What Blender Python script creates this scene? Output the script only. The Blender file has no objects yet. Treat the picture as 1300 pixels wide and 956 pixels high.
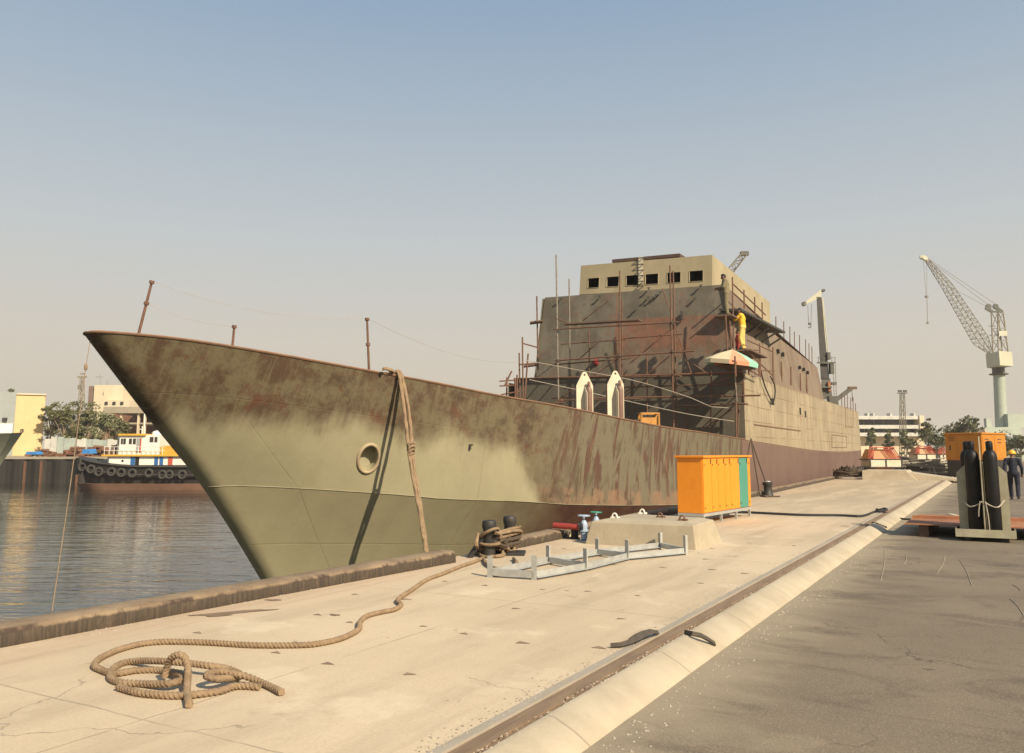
import bpy, bmesh, math, random
from mathutils import Vector, Matrix
random.seed(7)
SC = bpy.context.scene
COL = SC.collection
R = math.radians
HAZE_DENSITY = .00045
# ---------------------------------------------------------------- camera geometry (metres; quay runs along +Y)
F, HC, HZ, VX, CX, CY = 1060., 1.62, 572., 1265., 650., 433.5
TH = math.atan((HZ-CY)/F); PS = math.atan((VX-CX)/F*math.cos(TH))
HD = (-math.sin(PS), math.cos(PS)); LTC = (math.cos(PS), math.sin(PS))

def ray(px, py):
    a = (px-CX)/F; b = -(py-CY)/F
    d = math.cos(TH)-b*math.sin(TH); u = math.sin(TH)+b*math.cos(TH)
    return (HD[0]*d+LTC[0]*a, HD[1]*d+LTC[1]*a, u)
def PZ(px, py, z=0.):
    r = ray(px, py); t = (z-HC)/r[2]; return Vector((r[0]*t, r[1]*t, z))
def PD(px, py, D):
    r = ray(px, py); t = D/(HD[0]*r[0]+HD[1]*r[1]); return Vector((r[0]*t, r[1]*t, HC+r[2]*t))
# ship frame: a along the axis from the front of the superstructure, h to starboard
_n = math.hypot(.025, 1)
AX = (-.025/_n, 1/_n); LT = (1/_n, .025/_n); O = (-13.8, 33.)
SROT = math.atan2(.025, 1)
def S(a, h, z): return Vector((O[0]+AX[0]*a+LT[0]*h, O[1]+AX[1]*a+LT[1]*h, z))
def _pl(px, py, n, off):
    r = ray(px, py); d = r[0]*n[0]+r[1]*n[1]; o = -O[0]*n[0]-O[1]*n[1]
    t = (off-o)/d; return Vector((r[0]*t, r[1]*t, HC+r[2]*t))
def PH(px, py, h): return _pl(px, py, LT, h)
def PA(px, py, a): return _pl(px, py, AX, a)

# ---------------------------------------------------------------- node materials
class NT:
    def __init__(s, name):
        s.m = bpy.data.materials.new(name); s.m.use_nodes = True
        s.t = s.m.node_tree; s.b = s.t.nodes['Principled BSDF']; s._tc = None
    def n(s, ty, **k):
        x = s.t.nodes.new(ty)
        for a, v in k.items(): setattr(x, a, v)
        return x
    def l(s, a, b): s.t.links.new(a, b)
    def put(s, sock, v):
        if isinstance(v, (int, float)): sock.default_value = v
        elif isinstance(v, (tuple, list)): sock.default_value = tuple(v) if len(v) != 3 or sock.type == 'VECTOR' else (*v, 1)
        else: s.l(v, sock)
    def tc(s, o='Object'):
        if s._tc is None: s._tc = s.n('ShaderNodeTexCoord')
        return s._tc.outputs[o]
    def mapv(s, v, sc=(1, 1, 1), rot=(0, 0, 0), loc=(0, 0, 0)):
        x = s.n('ShaderNodeMapping'); s.l(v, x.inputs[0]); x.inputs[1].default_value = loc; x.inputs[2].default_value = rot; x.inputs[3].default_value = sc
        return x.outputs[0]
    def noise(s, scale=5, detail=6, rough=.6, vec=None, dist=0):
        x = s.n('ShaderNodeTexNoise'); s.l(vec if vec is not None else s.tc(), x.inputs['Vector'])
        x.inputs['Scale'].default_value = scale; x.inputs['Detail'].default_value = detail; x.inputs['Roughness'].default_value = rough; x.inputs['Distortion'].default_value = dist
        return x.outputs[0]
    def vor(s, scale, vec=None, feat='F1'):
        x = s.n('ShaderNodeTexVoronoi', feature=feat); s.l(vec if vec is not None else s.tc(), x.inputs['Vector']); x.inputs['Scale'].default_value = scale
        return x.outputs[0]
    def ma(s, op, a, b=0., c=None, clamp=False):
        x = s.n('ShaderNodeMath', operation=op, use_clamp=clamp); s.put(x.inputs[0], a); s.put(x.inputs[1], b)
        if c is not None: s.put(x.inputs[2], c)
        return x.outputs[0]
    def step(s, v, lo, hi):
        x = s.n('ShaderNodeMapRange', interpolation_type='SMOOTHSTEP'); s.put(x.inputs[0], v); x.inputs[1].default_value = lo; x.inputs[2].default_value = hi
        return x.outputs[0]
    def mix(s, f, a, b, blend='MIX'):
        x = s.n('ShaderNodeMix', data_type='RGBA', blend_type=blend); s.put(x.inputs[0], f); s.put(x.inputs[6], a); s.put(x.inputs[7], b)
        return x.outputs[2]
    def sep(s, v):
        x = s.n('ShaderNodeSeparateXYZ'); s.l(v, x.inputs[0]); return x.outputs
    def comb(s, a, b, c=0.):
        x = s.n('ShaderNodeCombineXYZ'); s.put(x.inputs[0], a); s.put(x.inputs[1], b); s.put(x.inputs[2], c); return x.outputs[0]
    def bump(s, h, st=.3, d=.02):
        x = s.n('ShaderNodeBump'); x.inputs['Strength'].default_value = st; x.inputs['Distance'].default_value = d; s.l(h, x.inputs['Height']); s.l(x.outputs[0], s.b.inputs['Normal'])
    def fin(s, col, rough=.7, metal=0.):
        s.put(s.b.inputs['Base Color'], col); s.put(s.b.inputs['Roughness'], rough); s.put(s.b.inputs['Metallic'], metal)
        return s.m

def weathered(name, c1, c2=None, spot=None, spot_amt=.35, scale=2., rough=.7, metal=0., bump=.15, bd=.01, stretch=(1, 1, 1), spec=.5):
    """base colour drifting from c1 to c2, with patches of `spot` showing through"""
    t = NT(name); v = t.mapv(t.tc(), stretch)
    n1 = t.noise(scale, 6, .62, v)
    c2 = c2 or tuple(x*.75 for x in c1)
    col = t.mix(t.step(n1, .35, .68), c1, c2)
    n2 = t.noise(scale*9, 5, .7, v)
    col = t.mix(t.ma('MULTIPLY', t.step(n2, .35, .75), .35), col, tuple(x*.7 for x in c1))
    if spot:
        n3 = t.noise(scale*2.3, 8, .7, v, .6)
        th = .72-.3*spot_amt
        col = t.mix(t.step(n3, th, th+.1), col, spot)
    t.bump(n2, bump, bd)
    t.b.inputs['Specular IOR Level'].default_value = spec
    return t.fin(col, rough, metal)

M = {}
M['tan'] = weathered('tan_primer', (.38, .32, .20), (.30, .25, .15), (.27, .16, .09), .12, .6, .75, stretch=(1, 1, .5))
M['grey_steel'] = weathered('grey_green_steel', (.155, .145, .105), (.11, .10, .078), (.16, .09, .055), .35, .5, .8)
M['dark_steel'] = weathered('dark_steel', (.05, .045, .04), (.03, .028, .025), (.10, .05, .03), .3, 3, .7)
M['rust_pole'] = weathered('rusty_pole', (.17, .085, .05), (.10, .05, .032), (.25, .15, .09), .3, 8, .8)
M['grey_pole'] = weathered('galvanised_pole', (.28, .25, .20), (.18, .14, .10), (.15, .08, .05), .4, 6, .55, .3)
M['plank'] = weathered('scaffold_plank', (.16, .10, .065), (.09, .06, .045), None, 0, 5, .9, stretch=(.3, 3, 3))
M['rust_plate'] = weathered('rusty_plate', (.36, .15, .07), (.22, .09, .045), (.12, .06, .04), .35, 2.5, .85)
M['white_paint'] = weathered('offwhite_paint', (.62, .56, .42), (.52, .46, .33), (.25, .15, .09), .08, 3, .6)
M['white'] = weathered('white_boat_paint', (.76, .72, .66), (.66, .62, .56), (.40, .25, .15), .06, 1, .5)
M['gas_black'] = weathered('black_cylinder_paint', (.009, .009, .010), (.014, .013, .013), (.035, .03, .025), .1, 6, .5, spec=.25)
M['gas_brown'] = weathered('brown_cylinder_paint', (.22, .13, .09), (.16, .095, .07), (.10, .06, .05), .3, 5, .55)
M['orange'] = weathered('orange_locker_paint', (.78, .265, .013), (.74, .25, .012), None, 0, 1.2, .42, bump=.03)
M['teal'] = weathered('teal_locker_paint', (.065, .255, .185), (.06, .235, .17), None, 0, 1.2, .42, bump=.03)
M['galv'] = weathered('galvanised_steel', (.46, .46, .43), (.36, .36, .34), (.55, .54, .5), .2, 7, .5, .35)
M['concrete'] = weathered('block_concrete', (.40, .335, .235), (.34, .285, .2), (.30, .25, .18), .25, 2.2, .9, bump=.4)
M['black'] = weathered('black_rubber', (.012, .012, .012), (.022, .02, .018), None, 0, 5, .7)
M['dark_void'] = weathered('dark_interior', (.01, .01, .01), (.008, .008, .008), None, 0, 2, .9)
M['red'] = weathered('red_pipe_paint', (.32, .04, .028), (.24, .03, .022), (.2, .07, .04), .2, 6, .5)
M['blue'] = weathered('blue_valve_paint', (.06, .16, .42), (.05, .12, .33), (.2, .15, .1), .15, 9, .5)
M['green'] = weathered('green_handwheel_paint', (.05, .25, .17), (.04, .18, .12), None, 0, 9, .5)
M['blue_grey'] = weathered('pale_blue_valve', (.34, .42, .52), (.26, .33, .42), (.25, .15, .1), .2, 12, .5)
M['gen_yellow'] = weathered('generator_yellow', (.50, .195, .014), (.44, .17, .013), (.35, .2, .06), .08, 1.5, .5)
M['crate'] = weathered('orange_crate_paint', (.55, .27, .06), (.42, .2, .05), (.2, .1, .05), .25, 6, .7)
M['purple'] = weathered('mauve_primer', (.20, .135, .11), (.17, .11, .092), (.25, .16, .12), .2, .6, .8)
M['rack_olive'] = weathered('olive_rack_paint', (.42, .385, .265), (.33, .30, .2), (.22, .14, .09), .2, 3, .65)
M['deck'] = weathered('rust_deck', (.20, .12, .08), (.14, .09, .06), (.25, .2, .13), .3, 1.5, .85)
M['brown'] = weathered('brown_platform', (.085, .05, .036), (.06, .036, .028), None, 0, 3, .8)
M['rope'] = weathered('manila_rope', (.275, .19, .112), (.195, .13, .078), (.13, .085, .055), .25, 9, .95, bump=.5, bd=.004)
M['rope_dark'] = weathered('tarred_rope', (.06, .042, .03), (.10, .07, .045), None, 0, 9, .95)
M['wire'] = weathered('pale_wire', (.40, .35, .28), (.30, .26, .2), None, 0, 4, .7)
M['skin'] = weathered('skin', (.20, .105, .065), (.17, .09, .055), None, 0, 9, .55, bump=.03)
M['hair'] = weathered('dark_hair', (.012, .01, .009), (.02, .016, .014), None, 0, 30, .7)
M['khaki'] = weathered('khaki_cloth', (.20, .17, .095), (.15, .125, .07), None, 0, 8, .9)
M['yellow_cloth'] = weathered('yellow_coverall', (.78, .44, .035), (.66, .35, .03), None, 0, 8, .9)
M['pale_cloth'] = weathered('pale_trousers', (.72, .50, .15), (.62, .42, .12), None, 0, 8, .9)
M['navy'] = weathered('navy_coverall', (.009, .011, .024), (.014, .016, .030), None, 0, 8, .9)
M['red_cloth'] = weathered('red_shirt', (.42, .06, .03), (.32, .05, .025), None, 0, 8, .9)
M['yellow_helmet'] = weathered('yellow_helmet', (.82, .42, .02), (.78, .4, .02), None, 0, 8, .35, bump=0)
M['orange_vest'] = weathered('orange_vest', (.8, .22, .06), (.7, .2, .05), None, 0, 8, .8)
M['u_tan'] = weathered('faded_tan_canvas', (.62, .52, .34), (.54, .45, .29), None, 0, 5, .9)
M['u_sal'] = weathered('faded_salmon_canvas', (.66, .29, .17), (.58, .26, .15), None, 0, 5, .9)
M['u_teal'] = weathered('faded_teal_canvas', (.28, .55, .43), (.25, .48, .38), None, 0, 5, .9)
M['yel_wall'] = weathered('yellow_render', (.64, .47, .245), (.58, .43, .22), None, 0, .3, .9)
M['grey_wall'] = weathered('grey_cladding', (.29, .31, .30), (.26, .28, .27), None, 0, .3, .8)
M['cream_wall'] = weathered('cream_render', (.62, .52, .37), (.55, .46, .32), (.42, .34, .24), .15, .2, .9)
M['pale_roof'] = weathered('pale_roof', (.34, .29, .22), (.28, .24, .18), None, 0, .3, .9)
M['window'] = weathered('dark_window', (.03, .03, .03), (.05, .045, .04), None, 0, .6, .25)
M['tug_yellow'] = weathered('tug_yellow', (.64, .38, .045), (.55, .32, .04), None, 0, 2, .5)
M['tug_black'] = weathered('tug_black', (.022, .02, .019), (.035, .03, .027), (.07, .05, .04), .3, 1, .6)
M['tug_red'] = weathered('tug_boot_red', (.24, .13, .085), (.19, .10, .065), (.30, .19, .13), .3, 1, .8)
M['tug_blue'] = weathered('tug_blue', (.03, .13, .34), (.03, .11, .28), None, 0, 2, .5)
M['tyre'] = weathered('old_tyre', (.035, .032, .028), (.06, .052, .042), None, 0, 6, .85)
M['tarp'] = weathered('blue_tarp', (.04, .22, .52), (.04, .18, .42), None, 0, 2, .6)
M['scrap'] = weathered('rusty_scrap', (.20, .095, .055), (.13, .065, .04), (.27, .16, .1), .3, 1.2, .9)
M['fence_white'] = weathered('dirty_white_panel', (.56, .54, .48), (.40, .40, .36), (.30, .22, .16), .3, 1, .8)
M['fence_teal'] = weathered('faded_teal_panel', (.36, .40, .36), (.28, .32, .29), (.3, .2, .15), .25, 1, .8)
M['crane_grey'] = weathered('pale_crane_paint', (.37, .41, .34), (.31, .34, .29), (.35, .25, .18), .12, .25, .55)
M['crane_dark'] = weathered('grey_crane_paint', (.085, .082, .065), (.065, .062, .05), (.16, .1, .07), .2, .4, .6)
M['crane_cream'] = weathered('cream_crane_paint', (.50, .48, .36), (.43, .41, .31), (.35, .25, .16), .1, .3, .55)
M['lattice'] = weathered('weathered_lattice', (.24, .21, .15), (.18, .15, .11), (.28, .24, .18), .2, 1, .7)
M['bark'] = weathered('pale_bark', (.26, .20, .14), (.18, .14, .10), None, 0, 2, .9)
M['olive_hull'] = weathered('olive_grey_boat', (.20, .21, .15), (.16, .17, .12), (.2, .13, .09), .1, .8, .7)
M['red_slat'] = weathered('faded_red_rail', (.46, .085, .05), (.38, .075, .045), None, 0, 2, .6)
M['hopper'] = weathered('hopper_orange', (.50, .18, .03), (.38, .13, .025), None, 0, 1, .5)
M['paper'] = weathered('white_litter', (.75, .72, .64), (.68, .64, .56), None, 0, 8, .9)

def leaf_mat(name, a, b, c):
    t = NT(name)
    n = t.noise(1.3, 2, .5); w = t.n('ShaderNodeTexWhiteNoise', noise_dimensions='3D')
    g = t.n('ShaderNodeNewGeometry'); t.l(g.outputs['Random Per Island'], w.inputs[0])
    col = t.mix(t.step(n, .3, .7), a, b); col = t.mix(t.ma('MULTIPLY', g.outputs['Random Per Island'], .6), col, c)
    return t.fin(col, .65)
M['leaf'] = leaf_mat('dusty_olive_leaves', (.085, .095, .035), (.13, .13, .052), (.17, .15, .07))
M['leaf_dark'] = leaf_mat('deep_green_leaves', (.05, .065, .026), (.085, .092, .036), (.12, .115, .05))
M['leaf_pale'] = leaf_mat('pale_green_leaves', (.12, .135, .06), (.16, .165, .08), (.19, .18, .095))

def quay_mat():
    t = NT('sandy_quay_concrete'); p = t.tc()
    n1 = t.noise(.35, 6, .6); n2 = t.noise(3.2, 8, .7); n3 = t.noise(40, 4, .6)
    ns = t.noise(1.1, 6, .65, t.mapv(p, (1, .18, 1), (0, 0, .3)))
    col = t.mix(t.step(n1, .3, .7), (.565, .455, .315), (.485, .385, .26))
    col = t.mix(t.ma('MULTIPLY', t.step(ns, .44, .66), .6), col, (.38, .30, .205))
    col = t.mix(t.ma('MULTIPLY', t.step(n2, .55, .75), .35), col, (.34, .26, .175))
    col = t.mix(t.ma('MULTIPLY', t.step(n3, .4, .8), .3), col, (.30, .24, .17))
    # pour joints
    xyz = t.sep(p); wob = t.ma('MULTIPLY', t.ma('SUBTRACT', t.noise(1.5, 3), .5), .06)
    jm = None
    for ax, off, per in ((0, .95, 2.1), (1, 1.2, 4.6)):
        f = t.ma('FRACT', t.ma('DIVIDE', t.ma('ADD', t.ma('ADD', xyz[ax], 200+off), wob), per), 0)
        d = t.ma('MULTIPLY', t.ma('ABSOLUTE', t.ma('SUBTRACT', f, .5)), per)
        j = t.ma('SUBTRACT', 1., t.step(d, .003, .012)); jm = j if jm is None else t.ma('MAXIMUM', jm, j)
    jm = t.ma('MULTIPLY', jm, t.step(t.noise(.8, 4), .36, .52))
    wv = t.n('ShaderNodeVectorMath', operation='ADD'); t.l(p, wv.inputs[0]); nz = t.n('ShaderNodeTexNoise'); t.l(p, nz.inputs['Vector']); nz.inputs['Scale'].default_value = 1.8; nz.inputs['Detail'].default_value = 6; t.l(nz.outputs['Color'], wv.inputs[1])
    cr = t.vor(.42, wv.outputs[0], 'DISTANCE_TO_EDGE')
    crk = t.ma('MULTIPLY', t.ma('SUBTRACT', 1., t.step(cr, .001, .006)), t.step(t.noise(.5, 3), .5, .58))
    jm = t.ma('MAXIMUM', jm, t.ma('MULTIPLY', crk, .9))
    col = t.mix(t.ma('MULTIPLY', jm, .6), col, (.2, .155, .11))
    # scuffs, tyre smears and damp patches
    sm = t.step(t.noise(1., 5, .6, t.mapv(p, (1.6, .12, 1), (0, 0, .12))), .56, .70)
    col = t.mix(t.ma('MULTIPLY', sm, .45), col, (.33, .25, .17))
    sp_ = t.ma('SUBTRACT', 1., t.step(t.vor(2.6), .02, .05)); col = t.mix(t.ma('MULTIPLY', sp_, .55), col, (.25, .18, .12))
    lt_ = t.step(t.noise(.8, 6, .7, t.mapv(p, (1, 1, 1), (0, 0, 0), (5, 1, 3))), .55, .68); col = t.mix(t.ma('MULTIPLY', lt_, .4), col, (.66, .56, .41))
    # dark spill stains
    st = t.step(t.noise(.55, 5, .6, t.mapv(p, (1, 1, 1), (0, 0, 0), (3.1, 8.2, 0))), .66, .72)
    col = t.mix(t.ma('MULTIPLY', st, .5), col, (.24, .165, .115))
    ek = t.ma('MULTIPLY', t.step(t.ma('ADD', xyz[0], t.ma('MULTIPLY', n1, 1.1)), -5.75, -6.5), .45); col = t.mix(ek, col, (.44, .30, .20))
    # greyer, dirtier away down the quay
    far = t.step(xyz[1], 14, 34)
    col = t.mix(t.ma('MULTIPLY', far, t.step(ns, .25, .62)), col, (.36, .29, .20))
    t.bump(t.ma('ADD', t.ma('ADD', n3, t.ma('MULTIPLY', n2, 1.5)), t.ma('MULTIPLY', jm, -1.2)), .3, .008)
    return t.fin(col, .92)
M['quay'] = quay_mat()

def asphalt_mat():
    t = NT('worn_asphalt'); p = t.tc()
    n1 = t.noise(.4, 6, .65); n2 = t.noise(60, 3, .6); n4 = t.noise(1.0, 7, .7, t.mapv(p, (.6, 1.15, 1), (0, 0, -.35)), 1.2)
    col = t.mix(t.step(n1, .3, .7), (.180, .140, .095), (.130, .102, .069))
    col = t.mix(t.ma('MULTIPLY', t.step(n4, .47, .66), .75), col, (.075, .058, .040))
    col = t.mix(t.ma('MULTIPLY', t.step(t.noise(.9, 5, .6, t.mapv(p, (1, 1, 1), (0, 0, 0), (9, 2, 1))), .6, .7), .55), col, (.25, .195, .13))
    col = t.mix(t.ma('MULTIPLY', t.step(n2, .45, .75), .45), col, (.34, .28, .20))
    ag = t.step(t.vor(55), .12, .05); col = t.mix(t.ma('MULTIPLY', ag, .4), col, (.42, .35, .26))
    wv = t.n('ShaderNodeVectorMath', operation='ADD'); t.l(p, wv.inputs[0]); nz = t.n('ShaderNodeTexNoise'); t.l(p, nz.inputs['Vector']); nz.inputs['Scale'].default_value = 2.2; nz.inputs['Detail'].default_value = 6; t.l(nz.outputs['Color'], wv.inputs[1])
    crk = t.ma('MULTIPLY', t.ma('SUBTRACT', 1., t.step(t.vor(.5, wv.outputs[0], 'DISTANCE_TO_EDGE'), .002, .010)), t.step(t.noise(.45, 3), .48, .58))
    col = t.mix(t.ma('MULTIPLY', crk, .7), col, (.06, .048, .035))
    dust = t.ma('MULTIPLY', t.step(t.ma('ADD', t.sep(p)[0], t.ma('MULTIPLY', n4, 1.2)), -.75, -1.65), .7); col = t.mix(dust, col, (.33, .265, .18))
    t.bump(t.ma('ADD', n2, t.ma('MULTIPLY', crk, -1.)), .45, .007)
    return t.fin(col, .93)
M['asphalt'] = asphalt_mat()
def strip_mat():
    t = NT('bright_sloped_concrete'); xyz = t.sep(t.tc())
    n1 = t.noise(1.5, 6, .65); n2 = t.noise(30, 4, .6)
    col = t.mix(t.step(n1, .35, .7), (.43, .365, .265), (.35, .29, .205))
    d = t.ma('ABSOLUTE', t.ma('SUBTRACT', t.ma('FRACT', t.ma('DIVIDE', xyz[1], 1.9)), .5))
    col = t.mix(t.ma('MULTIPLY', t.ma('SUBTRACT', 1., t.step(d, .003, .008)), .6), col, (.2, .16, .12))
    col = t.mix(t.ma('MULTIPLY', t.step(t.noise(5, 6, .7), .58, .7), .5), col, (.36, .29, .2))
    t.bump(n2, .4, .008)
    return t.fin(col, .9)
M['strip'] = strip_mat()
M['rail_bed'] = weathered('rusty_rail_bed', (.24, .165, .10), (.17, .115, .075), (.33, .24, .15), .35, 3, .9, bump=.5, stretch=(4, .5, 1))
M['rail_edge'] = weathered('dusty_rail_angle', (.36, .31, .25), (.30, .26, .2), (.42, .34, .24), .35, 3, .8, stretch=(3, .5, 1))
M['sand'] = weathered('dusty_yard_ground', (.36, .285, .19), (.29, .23, .15), (.24, .19, .13), .3, .15, .95)

def coping_mat():
    t = NT('oil_stained_coping'); p = t.tc(); z = t.sep(p)[2]
    edge = t.noise(2.2, 6, .7, t.mapv(p, (1, 1, .1)))
    drips = t.noise(34, 6, .75, t.mapv(p, (1, 1, .03)))
    wet = t.step(t.ma('ADD', z, t.ma('MULTIPLY', t.ma('SUBTRACT', edge, .5), -.10)), .135, .108)
    top = t.mix(t.step(t.noise(2.5, 6, .65), .35, .65), (.245, .178, .11), (.165, .115, .072))
    low = t.mix(t.step(drips, .35, .7), (.038, .028, .020), (.095, .067, .044))
    low = t.mix(t.ma('MULTIPLY', t.step(t.noise(4, 6, .7), .55, .7), .6), low, (.14, .10, .065))
    rim = t.ma('MULTIPLY', t.step(z, .095, .115), t.step(z, .158, .138))
    col = t.mix(wet, top, low)
    col = t.mix(t.ma('MULTIPLY', rim, t.step(edge, .45, .6)), col, (.05, .03, .022))
    t.bump(t.noise(14, 6, .7), .5, .012)
    return t.fin(col, .8)
M['coping'] = coping_mat()

def water_mat():
    t = NT('harbour_water'); p = t.tc()
    p2 = t.mapv(p, (1, 1, 1), (0, 0, -PS))
    a = t.noise(1., 3, .5, t.mapv(p2, (.40, 1.5, 1)), .4); b = t.noise(1., 3, .55, t.mapv(p2, (1.5, 4.6, 1)), .3)
    c = t.noise(1., 2, .5, t.mapv(p2, (.09, .26, 1)))
    h = t.ma('ADD', t.ma('MULTIPLY', a, .65), t.ma('ADD', t.ma('MULTIPLY', b, .17), t.ma('MULTIPLY', c, .8)))
    t.bump(h, .33, .2)
    t.b.inputs['IOR'].default_value = 1.33
    return t.fin((.022, .026, .02), .04)
M['water'] = water_mat()

def hull_mat():
    t = NT('hull_plating_paint'); p = t.tc(); u, v, _ = t.sep(t.tc('UV'))   # u = metres along the ship, v = 0 gunwale .. 1 chine .. 2 bottom
    big = t.noise(.45, 6, .65); med = t.noise(1.4, 7, .7); fin_ = t.noise(9, 6, .7)
    streak = t.noise(1., 6, .68, t.mapv(t.comb(t.ma('ADD', t.ma('MULTIPLY', u, 3.4), t.ma('MULTIPLY', v, 2.2)), t.ma('MULTIPLY', v, 1.3)), (1.1, 1, 1)), .5)
    vert = t.noise(1., 5, .7, t.mapv(t.comb(t.ma('MULTIPLY', u, 2.2), t.ma('MULTIPLY', v, .7)), (1, 1, 1)))
    fresh = t.mix(t.step(big, .35, .7), (.315, .285, .18), (.265, .238, .15))
    m3 = t.noise(4.2, 9, .8); brush = t.noise(1., 7, .75, t.mapv(t.comb(t.ma('MULTIPLY', u, 7.), t.ma('MULTIPLY', v, 1.6)), (1, 1, 1), (0, 0, .25)))
    old = t.mix(t.step(t.ma('ADD', t.ma('MULTIPLY', med, .55), t.ma('MULTIPLY', m3, .45)), .42, .57), (.076, .045, .027), (.132, .108, .061))
    old = t.mix(t.ma('MULTIPLY', t.step(brush, .50, .64), .7), old, (.145, .117, .066))
    old = t.mix(t.ma('MULTIPLY', t.step(t.noise(2.2, 9, .8), .54, .62), .8), old, (.105, .045, .024))
    old = t.mix(t.ma('MULTIPLY', t.step(t.noise(.9, 7, .75), .54, .64), .6), old, (.045, .030, .022))
    old = t.mix(t.ma('MULTIPLY', t.step(t.noise(16, 6, .8), .58, .68), .5), old, (.19, .15, .09))
    # midbody: scraped, streaky
    mid = t.mix(t.step(streak, .50, .58), (.135, .115, .073), (.085, .043, .029))
    mid = t.mix(t.ma('MULTIPLY', t.step(t.noise(1., 6, .7, t.mapv(t.comb(t.ma('ADD', t.ma('MULTIPLY', u, 1.1), t.ma('MULTIPLY', v, 1.2)), v), (3, 2.2, 1))), .52, .64), .85), mid, (.075, .056, .034))
    mid = t.mix(t.ma('MULTIPLY', t.step(streak, .62, .7), .8), mid, (.215, .13, .075))
    band = t.ma('MULTIPLY', t.step(v, .80, .86), t.step(med, .42, .55))
    mid = t.mix(t.ma('MULTIPLY', band, .75), mid, (.23, .135, .08))
    fresh = t.mix(t.ma('MULTIPLY', t.step(t.noise(1., 6, .7, t.mapv(t.comb(t.ma('MULTIPLY', u, 2.4), t.ma('MULTIPLY', v, .5)))), .5, .7), .35), fresh, (.235, .205, .125))
    fresh = t.mix(t.ma('MULTIPLY', t.step(t.noise(7, 8, .8), .62, .70), .45), fresh, (.19, .155, .095))
    # how far the new paint has been sprayed: down from v~.43 at the bow, gone by midships
    lim = t.ma('ADD', t.ma('ADD', .47, t.ma('MULTIPLY', t.step(u, -20., -23.), .12)), t.ma('MULTIPLY', t.step(u, -16.6, -12.6), 1.9))
    lim = t.ma('ADD', lim, t.ma('MULTIPLY', t.ma('SUBTRACT', t.noise(.8, 5, .6), .5), .42))
    lim = t.ma('ADD', lim, t.ma('MULTIPLY', t.ma('SUBTRACT', vert, .5), .34))
    sprayed = t.step(t.ma('SUBTRACT', v, lim), -.13, .14)
    ismid = t.step(t.ma('ADD', u, t.ma('MULTIPLY', t.ma('SUBTRACT', med, .5), 3.)), -15.8, -13.6)
    rough_col = t.mix(ismid, old, mid)
    col = t.mix(sprayed, rough_col, fresh)
    # lower strake: darker, red-brown amidships
    lowmid = t.mix(t.step(med, .4, .65), (.115, .058, .036), (.085, .038, .027))
    low = t.mix(t.step(t.ma('ADD', u, t.ma('MULTIPLY', big, 3)), -15.4, -12.4), t.mix(.25, fresh, (.21, .18, .10)), lowmid)
    col = t.mix(t.step(v, .995, 1.005), col, low)
    # mauve primer aft of the superstructure front
    pur = t.mix(t.step(big, .35, .7), (.15, .094, .075), (.125, .078, .063))
    pur = t.mix(t.ma('MULTIPLY', t.step(vert, .5, .72), .5), pur, (.185, .125, .092))
    col = t.mix(t.step(t.ma('ADD', u, t.ma('MULTIPLY', fin_, .2)), -.55, -.35), col, pur)
    col = t.mix(t.ma('MULTIPLY', t.step(fin_, .55, .8), .25), col, (.13, .08, .05))
    # plate seams and butts, a slight quilting between frames
    seam = None
    for e, k in ((t.ma('ABSOLUTE', t.ma('SUBTRACT', v, .36)), .006), (t.ma('ABSOLUTE', t.ma('SUBTRACT', v, 1.33)), .006)):
        j = t.ma('SUBTRACT', 1., t.step(e, k*.4, k)); seam = j if seam is None else t.ma('MAXIMUM', seam, j)
    us = t.ma('SUBTRACT', u, t.ma('MULTIPLY', t.ma('MULTIPLY', v, 2.67), t.step(u, -18.2, -18.8)))
    fu = t.ma('MULTIPLY', t.ma('ABSOLUTE', t.ma('SUBTRACT', t.ma('FRACT', t.ma('DIVIDE', t.ma('ADD', us, 201.4), 3.1)), .5)), 3.1)
    seam = t.ma('MAXIMUM', seam, t.ma('SUBTRACT', 1., t.step(fu, .006, .018)))
    col = t.mix(t.ma('MULTIPLY', seam, t.ma('ADD', .06, t.ma('MULTIPLY', t.step(med, .42, .6), .2))), col, (.09, .065, .04))
    fr = t.ma('SINE', t.ma('MULTIPLY', u, 10.))
    hgt = t.ma('ADD', t.ma('MULTIPLY', fr, .25), t.ma('ADD', t.ma('MULTIPLY', seam, -.12), t.ma('ADD', t.ma('MULTIPLY', big, .9), t.ma('MULTIPLY', fin_, .12))))
    t.bump(hgt, .55, .03)
    t.b.inputs['Specular IOR Level'].default_value = .35
    return t.fin(col, t.ma('SUBTRACT', .75, t.ma('MULTIPLY', sprayed, .2)))
M['hull'] = hull_mat()

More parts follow.
